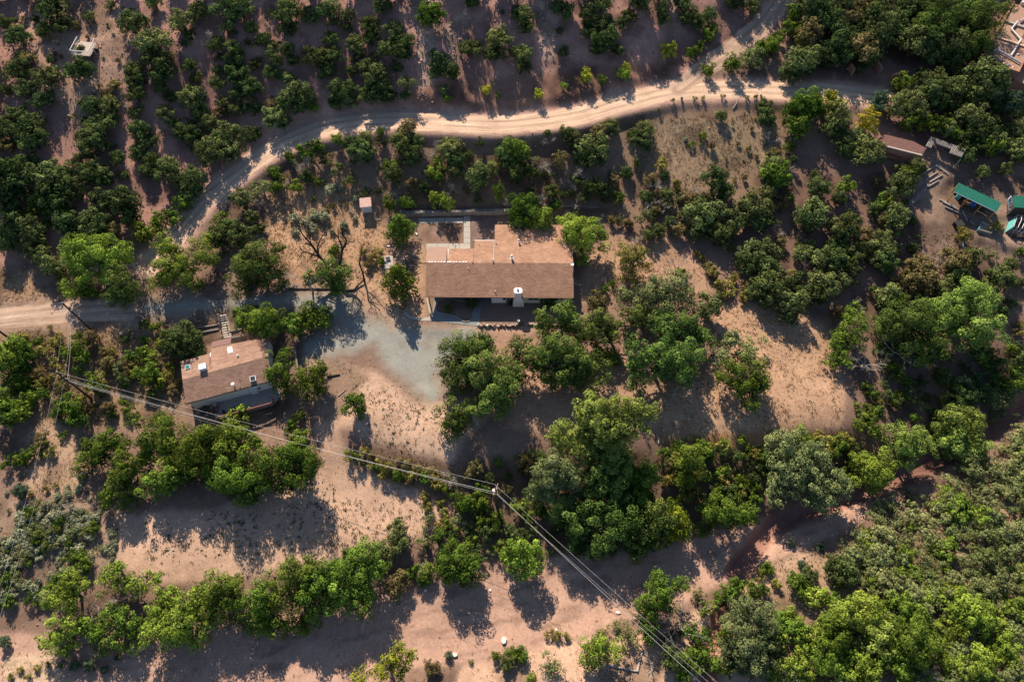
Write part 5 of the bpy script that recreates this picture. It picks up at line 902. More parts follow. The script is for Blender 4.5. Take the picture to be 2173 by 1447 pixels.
# corrugated shed
zg = G(779, 451)[2]; sh = thing('garden_shed', 'small white shed with faded corrugated roof in the dry grass', 'shed', G(779, 447))
fl, fr = W(769.5, 452.5, zg), W(790, 450.5, zg); dv = np.array((fr - fl)[:2]); nrm = np.array((-dv[1], dv[0])) / np.hypot(*dv); dep = 1.75
pts = [tuple(fl[:2]), tuple(fr[:2]), tuple(fr[:2] + nrm * dep), tuple(fl[:2] + nrm * dep)]
MB().prism(pts, zg - .2, [zg + 1.75, zg + 1.75, zg + 2.0, zg + 2.0]).obj('wall', M['whitemetal'], sh)
ex = dv / np.hypot(*dv)
for k in range(10):
    t0, t1 = -0.12 + k * (dep + .3) / 10, -0.12 + (k + .93) * (dep + .3) / 10; zz0 = zg + 1.86 + t0 * .14 + (k % 2) * .02; q0 = fl[:2] - ex * .18; q1 = fr[:2] + ex * .16
    MB().slab([(*(q0 + nrm * t0), zz0), (*(q1 + nrm * t0), zz0), (*(q1 + nrm * t1), zz0 + .05), (*(q0 + nrm * t1), zz0 + .05)], .04).obj('roof_sheet', M['pinkroof'], sh)
MB().box((*(fl[:2] + ex * .95 - nrm * .02), zg + .85), (.7, .04, 1.5), math.atan2(ex[1], ex[0])).obj('door', M['whitemetal'], sh)
# slab with well box
ws = thing('concrete_slab', 'pale concrete slab with a white well box beside the garden', 'slab', G(824, 556)); pxprism(ws, 'slab', [(816, 544), (834, 543), (834.5, 571), (814, 571)], gz(*G(824, 556)[:2]), .16, M['concrete']); p = G(824, 551); MB().box((p[0], p[1], p[2] + .36), (.7, .45, .45), .1).obj('box', M['whitemetal'], ws); MB().box((p[0], p[1] + .02, p[2] + .62), (.82, .3, .06), .1).obj('lid', M['black'], ws)
# timber edging
te = thing('timber_edging', 'dark timber edging along the driveway below the bare trees', 'edging', G(700, 615)); el = [(612, 614), (640, 613.5), (670, 613.5), (700, 614), (728, 615)]
for a_, c_ in zip(el[:-1], el[1:]):
    a, c = G(*a_), G(*c_); MB().tube([a + (0, 0, .15), c + (0, 0, .15)], .14, 6).obj('timber', M['darkwood'], te)
fl_ = thing('fallen_log', 'dark bent fallen log at the driveway corner under the leaning bare tree', 'log', G(757, 612)); MB().tube([G(735, 617) + (0, 0, .18), G(752, 616) + (0, 0, .2), G(760, 608) + (0, 0, .3), G(774, 596) + (0, 0, .55)], [.2, .19, .16, .12], 7).obj('log', M['darkbark'], fl_)
# ------------------------------------------------------------------ the small house
zs = -2.0; sh_ = thing('small_house', 'small white house with brown shingled roof and skylights below the lane', 'house', G(490, 790))
E0, E1 = W(394, 856, .75), W(578.5, 806, .75); R0, R1 = W(387, 806, 2.0), W(568.5, 756, 2.0); N0, N1 = W(383, 767, 1.3), W(444.5, 750, 1.3); N2, N3 = W(447.5, 739, 1.05), W(572.5, 713.5, 1.05); RM = R0 + (R1 - R0) * (444.8 - 387) / (568.5 - 387)
zr = lambda p, dz: (p[0], p[1], p[2] + dz)
MB().slab([E0, E1, R1, R0], .16).obj('roof', M['shinglesmall'], sh_); MB().slab([zr(R0, .004), zr(RM, .004), N1, N0], .15).obj('roof', M['shinglesmall'], sh_); MB().slab([zr(RM, .01), zr(R1, .01), N3, N2], .15).obj('rear_roof', M['shinglesmall'], sh_)
def inset(pts, k):
    c = np.mean(pts, 0); return [tuple(np.array(p) + (c - p) * k) for p in pts]
A2 = lambda *ps: [tuple(p[:2]) for p in ps]
wl_ = MB(); wl_.prism(inset(A2(E0, E1, R1, R0), .06), zs - .9, .58); wl_.prism(inset(A2(R0, R1, N3, N2), .07), zs - .3, .85); wl_.prism(inset(A2(R0, RM, N1, N0), .08), zs - .3, .85); wl_.obj('wall', M['white'], sh_)
eu = (E1 - E0)[:2]; eL = np.hypot(*eu); eu = eu / eL; en = np.array((-eu[1], eu[0])); ea = math.atan2(eu[1], eu[0])
def along(t, off, z): return np.array((*(E0[:2] + eu * t + en * off), z))
MB().slab([zr(along(-.1, -.16, .70), 0), zr(along(eL + .1, -.16, .70), 0), zr(along(eL + .1, -.02, .70), 0), zr(along(-.1, -.02, .70), 0)], .2).obj('gutter', M['darkwood'], sh_)
def wbox(parent, nm, t, off, z, d, m_): return MB().box(along(t, off, z), d, ea).obj(nm, m_, parent)
for t, wd in ((6.6, .9), (7.7, .9)):
    o = wbox(sh_, 'window', t, .22, -.5, (wd + .1, .1, 1.1), M['whitemetal']); wbox(o, 'pane', t, .18, -.5, (wd - .08, .06, .95), M['glass'])
wbox(sh_, 'door', 8.9, .22, -.9, (.8, .1, 2.0), M['darkwood']); wbox(sh_, 'window', 14.2, .22, -.2, (.6, .1, .6), M['glass']); wbox(sh_, 'utility_cabinet', 10.6, -.05, -1.2, (1.1, .5, 1.4), M['whitemetal']); wbox(sh_, 'meter_box', 11.6, .1, -.9, (.35, .25, .6), M['darkconc'])
def roof_item(u, v, zt, nm, d, m_, rot=ea):
    p = W(u, v, zt); return MB().box((p[0], p[1], zt - d[2] / 2), d, rot).obj(nm, m_, sh_)
def plane_z(u, v, A_, B_, C_):
    n_ = np.cross(np.array(B_) - A_, np.array(C_) - A_); z = 1.5
    for _ in range(20):
        p = W(u, v, z); z = A_[2] - (n_[0] * (p[0] - A_[0]) + n_[1] * (p[1] - A_[1])) / n_[2]
    return W(u, v, z)
S_ = (E0, E1, R1); N_ = (RM, R1, N3); NL = (R0, RM, N1)
def skylight(u, v, pl, wd, dp, pane, h=.14):
    p = plane_z(u, v, *pl); o = MB().box(p + (0, 0, h / 2), (wd, dp, h + .12), ea).obj('skylight', M['whitemetal'], sh_)
    MB().box(p + (0, 0, h + .07), (wd - .16, dp - .16, .04), ea).obj('pane', pane, o)
skylight(399, 779.5, NL, .85, .75, M['tealglass']); skylight(489, 743.5, N_, .85, 1.25, M['whitemetal']); skylight(537, 804, S_, .95, .95, M['glass'])
p = plane_z(433, 782, *NL); MB().box(p + (0, 0, .42), (1.2, 1.05, .9), ea).obj('evaporative_cooler', M['whitemetal'], sh_)
def pipe(u, v, pl, r, h, cap, nm='roof_vent'):
    p = plane_z(u, v, *pl); MB().lathe(p + np.array((0, 0, -.1)), [(r, 0), (r, h), (cap, h + .02), (cap, h + .12), (.02, h + .2)], 10).obj(nm, M['whitemetal'], sh_)
pipe(498, 820, S_, .13, 1.0, .3, 'flue_pipe'); pipe(509.5, 821, S_, .06, .5, .09); pipe(505.5, 755.5, N_, .12, .35, .16); pipe(508.5, 803, S_, .04, .25, .05); pipe(449, 779, N_, .04, .3, .05)
pts = [W(447, 737, .95), W(450, 726, .85), W(491, 715.5, .85), W(489, 729, .95)]; MB().slab(pts, .1).obj('porch_roof', M['purple'], sh_)
# deck and rails
DZ = -1.95; dk = thing('wooden_deck', 'grey plank deck with red rails along the small house', 'deck', G(520, 860)); dpx = [(462, 852), (575, 823), (594, 826), (594, 842), (579, 860), (459, 891), (453, 881), (463, 876)]
dpts = np.array([W(a, b_, DZ)[:2] for a, b_ in dpx]); loc = (dpts - dpts[0]) @ np.array([eu, en]).T
for k, t in enumerate(np.arange(loc[:, 1].min() + .02, loc[:, 1].max() - .02, .28)):
    tm = t + .13; xs = []
    for (a, c) in zip(loc, np.roll(loc, -1, 0)):
        if (a[1] - tm) * (c[1] - tm) < 0: xs.append(a[0] + (c[0] - a[0]) * (tm - a[1]) / (c[1] - a[1]))
    if len(xs) < 2: continue
    x0, x1 = min(xs), max(xs); m_ = dpts[0] + eu * (x0 + x1) / 2 + en * tm; MB().box((*m_, DZ - .03), (x1 - x0, .262, .06), ea).obj('plank', M['greywood'], dk)
def rail(parent, a, c, m_, h=.95, base=DZ, open_=False):
    a = np.array(a); c = np.array(c); L = np.hypot(*(c - a)[:2]); an = math.atan2(c[1] - a[1], c[0] - a[0]); m0 = (a + c) / 2; b = MB(); b.box((m0[0], m0[1], base + h), (L + .12, .15, .07), an); b.box((m0[0], m0[1], base + .25), (L, .06, .08), an); (None if open_ else b.box((m0[0], m0[1], base + h - .18), (L, .06, .14), an))
    nb = max(2, int(L / (.42 if open_ else .35))); 
    for i in range(nb + 1): q_ = a + (c - a) * i / nb; b.box((q_[0], q_[1], base + h / 2), (.05, .05, h), an)
    for q_ in (a, m0, c): b.box((q_[0], q_[1], base - .5), (.14, .14, 1.4), an)
    b.obj('railing', m_, parent)
top = DZ + .95
rail(dk, W(577.5, 854, top), W(576, 842, top), M['redwood']); rail(dk, W(577.5, 854, top), W(515, 871, top), M['redwood']); rail(dk, W(514, 871.5, top), W(461, 884.5, top), M['redwood']); rail(dk, W(458, 856, top), W(459.5, 871, top), M['redwood'])
for i in range(4):
    a, c = W(580 + i * .5, 836 + i * 6.5, DZ - .2 * i), W(594 + i * .8, 833 + i * 6.2, DZ - .2 * i); m0 = (a + c) / 2; MB().box((m0[0], m0[1], DZ - .12 - .2 * i), (np.hypot(*(c - a)[:2]), .36, .06), ea).obj('step', M['greywood'], dk)
pb = thing('patio_table', 'round dark patio table with chairs under the house end', 'table', G(437, 872)); p = G(437, 872); MB().lathe(p, [(.25, 0), (.06, .05), (.06, .68), (.7, .70), (.7, .74), (.02, .75)], 14).obj('top', M['darkwood'], pb)
for k in range(4):
    an = k * 1.6 + .4; q_ = p + (math.cos(an) * 1.1, math.sin(an) * 1.1, 0); ch_ = thing('patio_chair', 'pale slatted patio chair at the round table', 'chair', q_, 'patio chairs'); MB().box(q_ + (0, 0, .42), (.42, .42, .05), an).obj('seat', M['palewood'], ch_); MB().box(q_ + (math.cos(an) * .22, math.sin(an) * .22, .68), (.05, .42, .5), an).obj('backrest', M['palewood'], ch_)
    lg = MB()
    for sx in (-.17, .17):
        for sy in (-.17, .17): MB().box(q_ + (sx, sy, .2), (.04, .04, .42)).obj('leg', M['palewood'], ch_)
gr = thing('covered_grill', 'grill under a pale cover on the deck', 'grill', W(459, 862, DZ)); p = W(459.5, 862, DZ); MB().lathe(p, [(.3, 0), (.36, .3), (.42, .8), (.3, 1.05), (.05, 1.12)], 10).obj('cover', M['concrete'], gr); MB().box(p + (.45, -.1, .7), (.4, .5, .06), ea).obj('side_shelf', M['teal'], gr)
pt = MB().lathe(W(476, 875, DZ), [(.22, 0), (.3, .45), (.3, .5), (.02, .48)], 10).obj('plant_pot', M['black'], None, W(476, 875, DZ)); tag(pt, 'black pot near the deck corner', 'pot')
# stairs from the lane
stw = thing('wooden_stairs', 'weathered wooden steps going down from the lane to the small house', 'stairs', G(475, 690))
ST0 = [(472, 669, -.45), (473.5, 673.5, -.62), (474.5, 678, -.8), (477, 684, -1.0), (478, 689, -1.15), (479, 694.5, -1.3), (480, 699.5, -1.45), (481, 704.5, -1.6), (482, 709.5, -1.75), (483, 714, -1.9)]
ST0 = [(u, v, max(z, G(u, v)[2] + .2)) for u, v, z in ST0]
for i, (u, v, z) in enumerate(ST0):
    a, c = W(u - 8, v + 1.5, z), W(u + 8, v - 1.0, z); m0 = (a + c) / 2; MB().box((m0[0], m0[1], z - .04), (np.hypot(*(c - a)[:2]), .30, .08), math.atan2(c[1] - a[1], c[0] - a[0])).obj('tread', M['palewood'], stw)
for sx in (-8, 8):
    MB().tube([W(u + sx, v, z - .1) for u, v, z in ST0[::3]], .09, 4).obj('stringer', M['greywood'], stw)
for (u, v, z) in ((466, 671, -.4), (467, 690, -1.0), (471, 706, -1.6), (473, 716, -1.9), (482, 690, -1.0), (486, 709, -1.7)): p = W(u, v, z); MB().box(p + (0, 0, .25), (.14, .14, 1.0)).obj('post', M['palewood'], stw)
for i, (a_, c_) in enumerate((((420, 697), (465, 689)), ((430, 706), (465, 699)), ((487, 705), (514, 698)), ((492, 718), (521, 712)), ((415, 684), (429, 681)))):
    a, c = G(*a_), G(*c_); m0 = (a + c) / 2; o = MB().box((m0[0], m0[1], m0[2] + .1), (np.hypot(*(c - a)[:2]), .2, .3), math.atan2(c[1] - a[1], c[0] - a[0])).obj('terrace_timber', M['darkconc'], None, m0); tag(o, 'grey terrace timber beside the wooden steps', 'timber', 'terrace timbers')
a, c = G(625.5, 727), G(634, 784); m0 = (a + c) / 2; o = MB().box((m0[0], m0[1], m0[2] + .3), (np.hypot(*(c - a)[:2]), .2, .9), math.atan2(c[1] - a[1], c[0] - a[0])).obj('low_wall', M['darkconc'], None, m0); tag(o, 'dark low wall between the driveway and the small house', 'wall')
# dark posts and rail added to draw the deck rail's shadow line
fe = thing('shadow_line_fence', 'thin post fence standing in for the deck rail shadow', 'fence', G(560, 895)); fp = [G(528, 893), G(546, 889), G(573, 884), G(585, 881)]
for q_ in fp: MB().tube([q_ + (0, 0, -.1), q_ + (0, 0, 1.1)], .05, 5).obj('post', M['darkwood'], fe)
MB().tube([q_ + (0, 0, 1.05) for q_ in fp], .06, 4).obj('rail', M['darkwood'], fe)
# ------------------------------------------------------------------ lookout platform
zb = G(184, 86)[2] + .35; zt = zb + 1.0; lp = thing('lookout_platform', 'railed wooden lookout platform on the bare slope', 'platform', G(176, 108)); A_, B_, C_, D_ = [W(u, v, zt) for u, v in ((147.7, 107), (185.8, 111), (200, 82.7), (163, 78.8))]
fd = lambda s, t: A_ + (B_ - A_) * s + (D_ - A_) * t
for k in range(12):
    q0, q1, q2, q3 = [fd(s, t) for s, t in ((0, k / 12), (1, k / 12), (1, (k + .93) / 12), (0, (k + .93) / 12))]; MB().slab([(*q_[:2], zb) for q_ in (q0, q1, q2, q3)], .08).obj('plank', M['palewood'], lp)
for a, c in ((A_, B_), (B_, C_), (D_, A_)): rail(lp, a, c, M['lightgrey'], 1.0, zb, True)
MB().box((*fd(.16, .5)[:2], zb + .42), (.34, 2.2, .07), math.atan2((D_ - A_)[1], (D_ - A_)[0]) - math.pi / 2).obj('bench_seat', M['palewood'], lp)
for s, t in ((0, 0), (.5, 0), (1, 0), (0, .6), (1, .6)): q_ = fd(s, t); g0 = float(gz(q_[0], q_[1])); MB().box((q_[0], q_[1], (g0 - .3 + zb) / 2), (.16, .16, zb - g0 + .3)).obj('leg', M['darkwood'], lp)
# ------------------------------------------------------------------ terracotta house in the corner
ad = thing('terracotta_house', 'flat roofed terracotta stucco house with ducts on its roof', 'house', G(2120, 170)); ZA = 12.6
o0, o1, o3 = W(2086, 126, ZA)[:2], W(2163, 153, ZA)[:2], W(2146, 14, ZA)[:2]; e1, e2 = o1 - o0, o3 - o0; AP = lambda s, t: tuple(o0 + e1 * s + e2 * t)
def blk(s0, s1, t0, t1, z0, z1, m_, nm='wall'): MB().prism([AP(s0, t0), AP(s1, t0), AP(s1, t1), AP(s0, t1)], z0, z1).obj(nm, m_, ad)
blk(0, 1, 0, 1.1, 8.2, 12.2, M['adobe']); blk(.03, .97, .03, 1.07, 12.2, 12.25, M['adoberoof'], 'roof')
for s0, s1, t0, t1 in ((0, 1, 0, .03), (0, .03, .03, 1.1), (.97, 1, .03, 1.1)): blk(s0, s1, t0, t1, 12.2, 12.6, M['adobe'], 'parapet')
blk(1.0, 1.9, .30, .62, 8.2, 14.2, M['adobe']); blk(1.0, 1.9, .63, 1.5, 8.2, 13.6, M['adobe'], 'wall'); blk(1.01, 1.9, -.02, .29, 8.2, 11.0, M['adobe'], 'wall'); blk(.2, 1.9, 1.11, 1.6, 8.2, 12.9, M['creamroof'], 'upper_roof')
blk(.03, .97, .42, .445, 12.25, 12.55, M['stucco'], 'roof_beam'); blk(.03, .97, .72, .745, 12.25, 12.6, M['concrete'], 'roof_beam')
def duct(st, r=.22): MB().tube([(*AP(s, t), 12.62) for s, t in st], r, 8).obj('duct', M['metal'], ad)
duct([(.12, .16), (.2, .22), (.95, .14)], .2); duct([(.62, .2), (.66, .5), (.3, .62), (.36, .78)], .2); duct([(.42, .8), (.6, .98)], .2); MB().box((*AP(.75, .60), 12.7), (1.2, 1.0, .8), .5).obj('cooler', M['whitemetal'], ad)
for s, t in ((.2, .09), (.55, .06), (.68, .07), (.82, .06), (.78, .28)): MB().lathe((*AP(s, t), 12.25), [(.22, 0), (.26, .12), (.05, .3)], 8).obj('roof_vent', M['palestone'], ad)
for nm, u0, v0, u1, v1, lb in (('gate_pillar', 1801, 148, 1806, 160, 'pinkish gate pillar beside the road end'), ('gate_pillar', 1856, 140, 1864, 158, 'tall tan gate pillar at the turning area'), ('gate_pillar', 1888, 172, 1906, 166, 'low pinkish wall stub across from the gate pillar')):
    a, c = G(u0, v0), G(u1, v1); m0 = (a + c) / 2; o = MB().box((m0[0], m0[1], m0[2] + .7), (np.hypot(*(c - a)[:2]) + .3, .4, 1.6), math.atan2(c[1] - a[1], c[0] - a[0])).obj(nm, M['adobe'], None, m0); tag(o, lb, 'pillar')
# maroon roofed building and plank roof
mr_ = thing('maroon_building', 'long low building with a flat maroon earth roof among junipers', 'building', G(1915, 318)); ZM = 8.6; mp_ = [W(u, v, ZM)[:2] for u, v in ((1864, 293), (1881, 311), (1957, 331), (1966, 314), (1940, 300), (1880, 285))]
MB().prism([tuple(q_) for q_ in mp_], 5.0, 8.45).obj('wall', M['adobe'], mr_); MB().prism(inset([tuple(q_) for q_ in mp_], .03), 8.45, 8.55).obj('roof', mat('maroon_roof', (.12, .06, .05), var=.3, scale=2), mr_)
a, c = W(1882, 310, ZM + .1), W(1957, 329, ZM + .1); m0 = (a + c) / 2; MB().box((m0[0], m0[1], ZM - .02), (np.hypot(*(c - a)[:2]), .3, .2), math.atan2(c[1] - a[1], c[0] - a[0])).obj('parapet', M['palewood'], mr_)
for t in (.2, .42): q_ = a + (c - a) * t; MB().box((q_[0], q_[1] - .22, 7.2), (1.6, .5, .12), math.atan2(c[1] - a[1], c[0] - a[0])).obj('awning', M['redwood'], mr_)
pr = thing('plank_roof', 'weathered grey plank roof stepping along the maroon building', 'roof', G(2010, 325)); 
for k in range(26):
    t = k / 26; n0 = np.array((1977, 291)) + (np.array((2051, 318)) - (1977, 291)) * t; dn = np.array((-9, 17)) * (1.0 if t > .62 else (.55 if t > .15 else 1.2)); q0 = W(*n0, 8.4); q1 = W(*(n0 + dn), 8.1); MB().tube([q0, q1], .17, 4).obj('plank', M['darkconc'], pr)
for u, v in ((1978, 293), (2048, 320), (2040, 336), (1968, 312)): q_ = W(u, v, 8.1); g0 = float(gz(q_[0], q_[1])); MB().box((q_[0], q_[1], (8.1 + g0) / 2 - .2), (.16, .16, 8.0 - g0)).obj('post', M['greywood'], pr)
# ------------------------------------------------------------------ green roofed sheds
gs = thing('open_shed', 'open fronted wooden shed with a green ribbed metal roof', 'shed', G(2070, 440)); Z0, Z1 = 6.9, 6.5; q4 = [W(2024.3, 406.3, Z0), W(2115.5, 450, Z0), W(2126, 431, Z1), W(2034, 387.7, Z1)]
for k in range(16):
    t0, t1 = k / 16, (k + .97) / 16; lr = lambda a, b, t: tuple(a + (b - a) * t); MB().slab([lr(q4[0], q4[1], t0), lr(q4[0], q4[1], t1), lr(q4[3], q4[2], t1), lr(q4[3], q4[2], t0)], .05 + .02 * (k % 2)).obj('roof_sheet', M['greenroof'], gs)
MB().tube([q4[0] + (0, 0, -.08), q4[1] + (0, 0, -.08)], .08, 4).obj('eave_trim', M['whitemetal'], gs)
for t in (.02, .34, .66, .97):
    for a, b_ in ((q4[0], q4[1]), (q4[3], q4[2])): q_ = a + (b_ - a) * t; q_ = q_ + ((q4[3] + q4[2]) / 2 - (q4[0] + q4[1]) / 2) * (.06 if a is q4[0] else -.06); g0 = float(gz(q_[0], q_[1])); MB().box((q_[0], q_[1], (q_[2] + g0) / 2 - .15), (.18, .18, q_[2] - g0 - .1)).obj('post', M['orangewood'], gs)
m0 = (q4[2] + q4[3]) / 2; an = math.atan2((q4[2] - q4[3])[1], (q4[2] - q4[3])[0]); MB().box((m0[0], m0[1] - .1, 5.2), (np.hypot(*(q4[2] - q4[3])[:2]) - .3, .08, 2.0), an).obj('back_wall', M['darkwood'], gs)
for nm, u, v, d, m_, lb in (('tarp_bundle', 2062, 436, (1.1, .7, .6), 'blue', 'blue tarp bundle inside the open shed'), ('storage_crate', 2032, 420, (.9, .9, 1.2), 'aqua', 'blue grey crate under the shed roof end'), ('plank_stack', 2050, 431, (1.4, .7, .5), 'orangewood', 'orange plank stack inside the open shed')):
    p = G(u, v); b = MB()
    for i in range(4): b.box(p + (random.uniform(-.06, .06), random.uniform(-.06, .06), d[2] * (i + .5) / 4), (d[0] * random.uniform(.85, 1), d[1] * random.uniform(.85, 1), d[2] / 4 * .94), an + random.uniform(-.1, .1))
    tag(b.obj(nm, M[m_], None, p), lb, nm.split('_')[1])
tz = W(2097, 455, 4.4); p = G(2098, 446, .8); b = MB(); b.tube([p + np.array((math.cos(t) * .42, -.1 + .12 * math.sin(t), .8 + math.sin(t) * .42)) for t in np.linspace(0, 6.283, 17)], .05, 5, cap=False); tag(b.obj('hose_coil', M['palewood'], None, p), 'pale hose coil hanging at the shed front', 'hose')
g2 = thing('green_roof_shed', 'second green roofed shed half hidden by an olive juniper', 'shed', G(2165, 446)); q5 = [W(2152, 440, 6.7), W(2215, 444, 6.7), W(2215, 420, 6.5), W(2150, 415, 6.5)]
for k in range(8):
    t0, t1 = k / 8, (k + .97) / 8; MB().slab([tuple(q5[0] + (q5[1] - q5[0]) * t0), tuple(q5[0] + (q5[1] - q5[0]) * t1), tuple(q5[3] + (q5[2] - q5[3]) * t1), tuple(q5[3] + (q5[2] - q5[3]) * t0)], .06).obj('roof_sheet', M['greenroof'], g2)
MB().prism(inset([tuple(q_[:2]) for q_ in q5], .08), 3.6, 6.35).obj('wall', M['darkwood'], g2)
lf = thing('window_frame_stand', 'white four pane window frame leaning beside the second green shed', 'window frame', G(2146, 444)); a, b_, c, d = W(2139.5, 424, 6.0), W(2146.5, 416, 6.6), W(2149, 437, 5.6), W(2141, 446, 4.9)
for s, e in ((a, b_), (b_, c), (c, d), (d, a)): MB().tube([s, e], .09, 4).obj('frame_bar', M['whitemetal'], lf)
for t in (.25, .5, .75): MB().tube([a + (d - a) * t, b_ + (c - b_) * t], .06, 4).obj('frame_bar', M['whitemetal'], lf)
MB().slab([a, d, c, b_], .03).obj('pane', M['tealglass'], lf); MB().tube([d, (d[0], d[1], 4.2)], .1, 4).obj('leg', M['palewood'], lf)
# skeleton greenhouse and small crate frame
gh = thing('greenhouse_frame', 'bare white timber greenhouse frame on a plank base', 'greenhouse', G(2160, 500)); Zg = 3.6; P8 = [W(2138, 494, Zg), W(2190, 508, Zg), W(2200, 480, Zg), W(2146, 470, Zg)]; up_ = lambda p, h: np.array((p[0], p[1], Zg + h))
for i in range(4):
    a, b_ = P8[i], P8[(i + 1) % 4]; MB().tube([up_(a, .05), up_(a, 1.9)], .07, 4).obj('post', M['palewood'], gh)
    for h in (.1, 1.0, 1.9): MB().tube([up_(a, h), up_(b_, h)], .06, 4).obj('rail', M['palewood'], gh)
for t in (.16, .32, .48, .64, .8):
    a, b_ = P8[0] + (P8[1] - P8[0]) * t, P8[3] + (P8[2] - P8[3]) * t; MB().tube([up_(a, .1), up_(a, 1.9)], .05, 4).obj('stud', M['whitemetal'], gh); MB().tube([up_(b_, .1), up_(b_, 1.9)], .05, 4).obj('stud', M['whitemetal'], gh); MB().tube([up_(a, 1.9), up_((a + b_) / 2, 2.3), up_(b_, 1.9)], .05, 4).obj('rafter', M['whitemetal'], gh)
MB().slab([up_(P8[3], 1.95), up_(P8[0], 1.95), up_(P8[0], .1) + (-.5, 0, 0), up_(P8[3], .1) + (-.5, 0, 0)], .04).obj('side_panel', M['aqua'], gh); MB().box(((P8[0] + P8[1]) / 2) + (.2, -.5, .25), (4.4, .5, .5), -.2).obj('base_timber', M['darkwood'], gh)
cf = thing('crate_frame', 'aqua edged plank box on the ground beside the greenhouse frame', 'plank box', G(2090, 485)); Pc = [W(2076, 487, 4.2), W(2104, 495, 4.2), W(2108, 483, 4.2), W(2085, 470, 4.2)]
for i, m_ in enumerate(('palewood', 'palewood', 'greywood', 'aqua')):
    a, b_ = Pc[i], Pc[(i + 1) % 4]; m0 = (a + b_) / 2; MB().box((m0[0], m0[1], 3.9), (np.hypot(*(b_ - a)[:2]), .1, .8), math.atan2(b_[1] - a[1], b_[0] - a[0])).obj('side_board', M[m_], cf)
for k in range(9): q_ = Pc[0] + (Pc[1] - Pc[0]) * (k + .5) / 9; MB().box((q_[0], q_[1] - .12, 3.85), (.12, .08, .7), -.25).obj('slat', M['palewood'], cf)
MB().prism(inset([tuple(q_[:2]) for q_ in Pc], .1), 3.4, 3.66).obj('floor', M['palewood'], cf)
# log rows and scrap timber
lg_ = thing('log_border', 'row of grey split logs standing in an arc by the open shed', 'log border', G(1942, 415))
for k in range(15):
    t = k / 14; u, v = 1919 + 44 * t + 3 * math.sin(3 * t), 434 - 30 * t - 14 * t * t; a = G(u, v); a2 = G(u + 3 + 2 * t, v + 8); MB().tube([a + (0, 0, .15), a2 + (0, 0, .25)], .15, 6).obj('log', M['greywood'], lg_)
for k, (u0, v0, u1, v1, r, m_) in enumerate(((1985, 352, 2012, 372, .12, 'palewood'), (1990, 350, 2006, 366, .1, 'greywood'), (1972, 388, 2000, 372, .14, 'greywood'), (1968, 398, 1992, 384, .14, 'greywood'), (2042, 449, 2052, 470, .12, 'palewood'), (2000, 430, 2032, 446, .15, 'greywood'), (1993, 425, 2030, 442, .13, 'greywood'), (2005, 440, 2040, 456, .12, 'greywood'), (2040, 512, 2043, 530, .2, 'metal'), (1955, 372, 1985, 352, .12, 'greywood'), (1964, 382, 1990, 366, .12, 'greywood'), (2058, 470, 2066, 478, .1, 'palewood'))):
    a, c = G(u0, v0), G(u1, v1); o = MB().tube([a + (0, 0, r), (a + c) / 2 + (0, 0, r * 1.3), c + (0, 0, r)], [r, r * .9, r * .7], 6).obj('scrap_beam', M[m_], None, a); tag(o, 'grey scrap beam lying among the timber near the open shed', 'beam', 'scrap beams by the shed')
o = MB().box(G(2031, 480) + (0, 0, .4), (1.5, 1.2, .8), .3).box(G(2031, 480) + (0, 0, .84), (1.6, 1.3, .08), .3).obj('black_bin', M['black'], None, G(2031, 480)); tag(o, 'black lidded bin beside the yellowish chamisa bush', 'bin')
# ------------------------------------------------------------------ power poles and lines
def pole(base, h, label, arms=0, arm_dir=0.0):
    b = np.array(base); r = thing('power_pole', label, 'power pole', b); MB().tube([b + (0, 0, -.4), b + (0, 0, h)], [.21, .14], 8).obj('shaft', M['pole'], r)
    for k in range(arms):
        z = h - .35 - k * .9; d = np.array((math.cos(arm_dir), math.sin(arm_dir), 0)); MB().tube([b + (0, 0, z) - d * .9, b + (0, 0, z) + d * .9], .07, 4).obj('crossarm', M['greywood'], r)
        for s in (-.85, .85): MB().lathe(b + (0, 0, z + .05) + d * s, [(.05, 0), (.08, .08), (.05, .2), (.02, .24)], 6).obj('insulator', M['palestone'], r)
    for z in (h - .1, h - 1.6, h - 2.6): MB().lathe(b + (0, 0, z) + np.array((.16, .02, 0)), [(.05, 0), (.09, .08), (.05, .18)], 6).obj('insulator', M['palestone'], r)
    return b
b1 = pole(G(197, 703), 9.6, 'dark power pole standing at the lane edge'); b2 = pole(G(194, 846), 10.4, 'dark power pole in the scrub below the lane'); b0 = pole(G(31, 727), 8.5, 'dark power pole where the lane leaves')
t3 = G(1052, 1037, 10.2); b3 = pole(t3, 10.2, 'power pole with a short crossarm beside the yellow green cottonwood', 1, 1.2)
tr_ = MB().lathe(b3 + np.array((-.3, .05, 8.6)), [(.02, -.02), (.26, 0), (.28, .7), (.2, .8), (.02, .82)], 10).obj('transformer', M['palestone'], None, b3 + np.array((-.3, .05, 8.6))); tr_.parent = bpy.data.objects['power_pole.003']; tr_.location = (-.3, .05, 8.6)
NW = [0]
def wire(a, c, sag, r, lb, grp):
    a = np.array(a, float); c = np.array(c, float); pts = [a + (c - a) * t - np.array((0, 0, 4 * sag * t * (1 - t))) for t in np.linspace(0, 1, 25)]
    o = MB().tube(pts, r * 0.48, 5).obj('power_line', M['wire'], None, a); tag(o, lb, 'wire', grp)
top = lambda b, h, dx=0, dy=0: b + np.array((dx, dy, h))
L23 = 'pale power line strung across the clearing to the crossarm pole'
wire(top(b2, 10.4), top(b3, 9.9, -.2, .8), 1.2, .032, L23, 'lines across the clearing'); wire(top(b2, 8.2), top(b3, 9.9, .2, -.8), 1.3, .030, L23, 'lines across the clearing'); wire(top(b2, 7.2), top(b3, 8.3), 1.5, .055, 'thick pale cable strung across the clearing to the crossarm pole', None); wire(top(b2, 6.7), W(620, 945, 3.5), .5, .02, 'thin drop wire running out over the grove', None)
far = W(1700, 1640, 6.0)
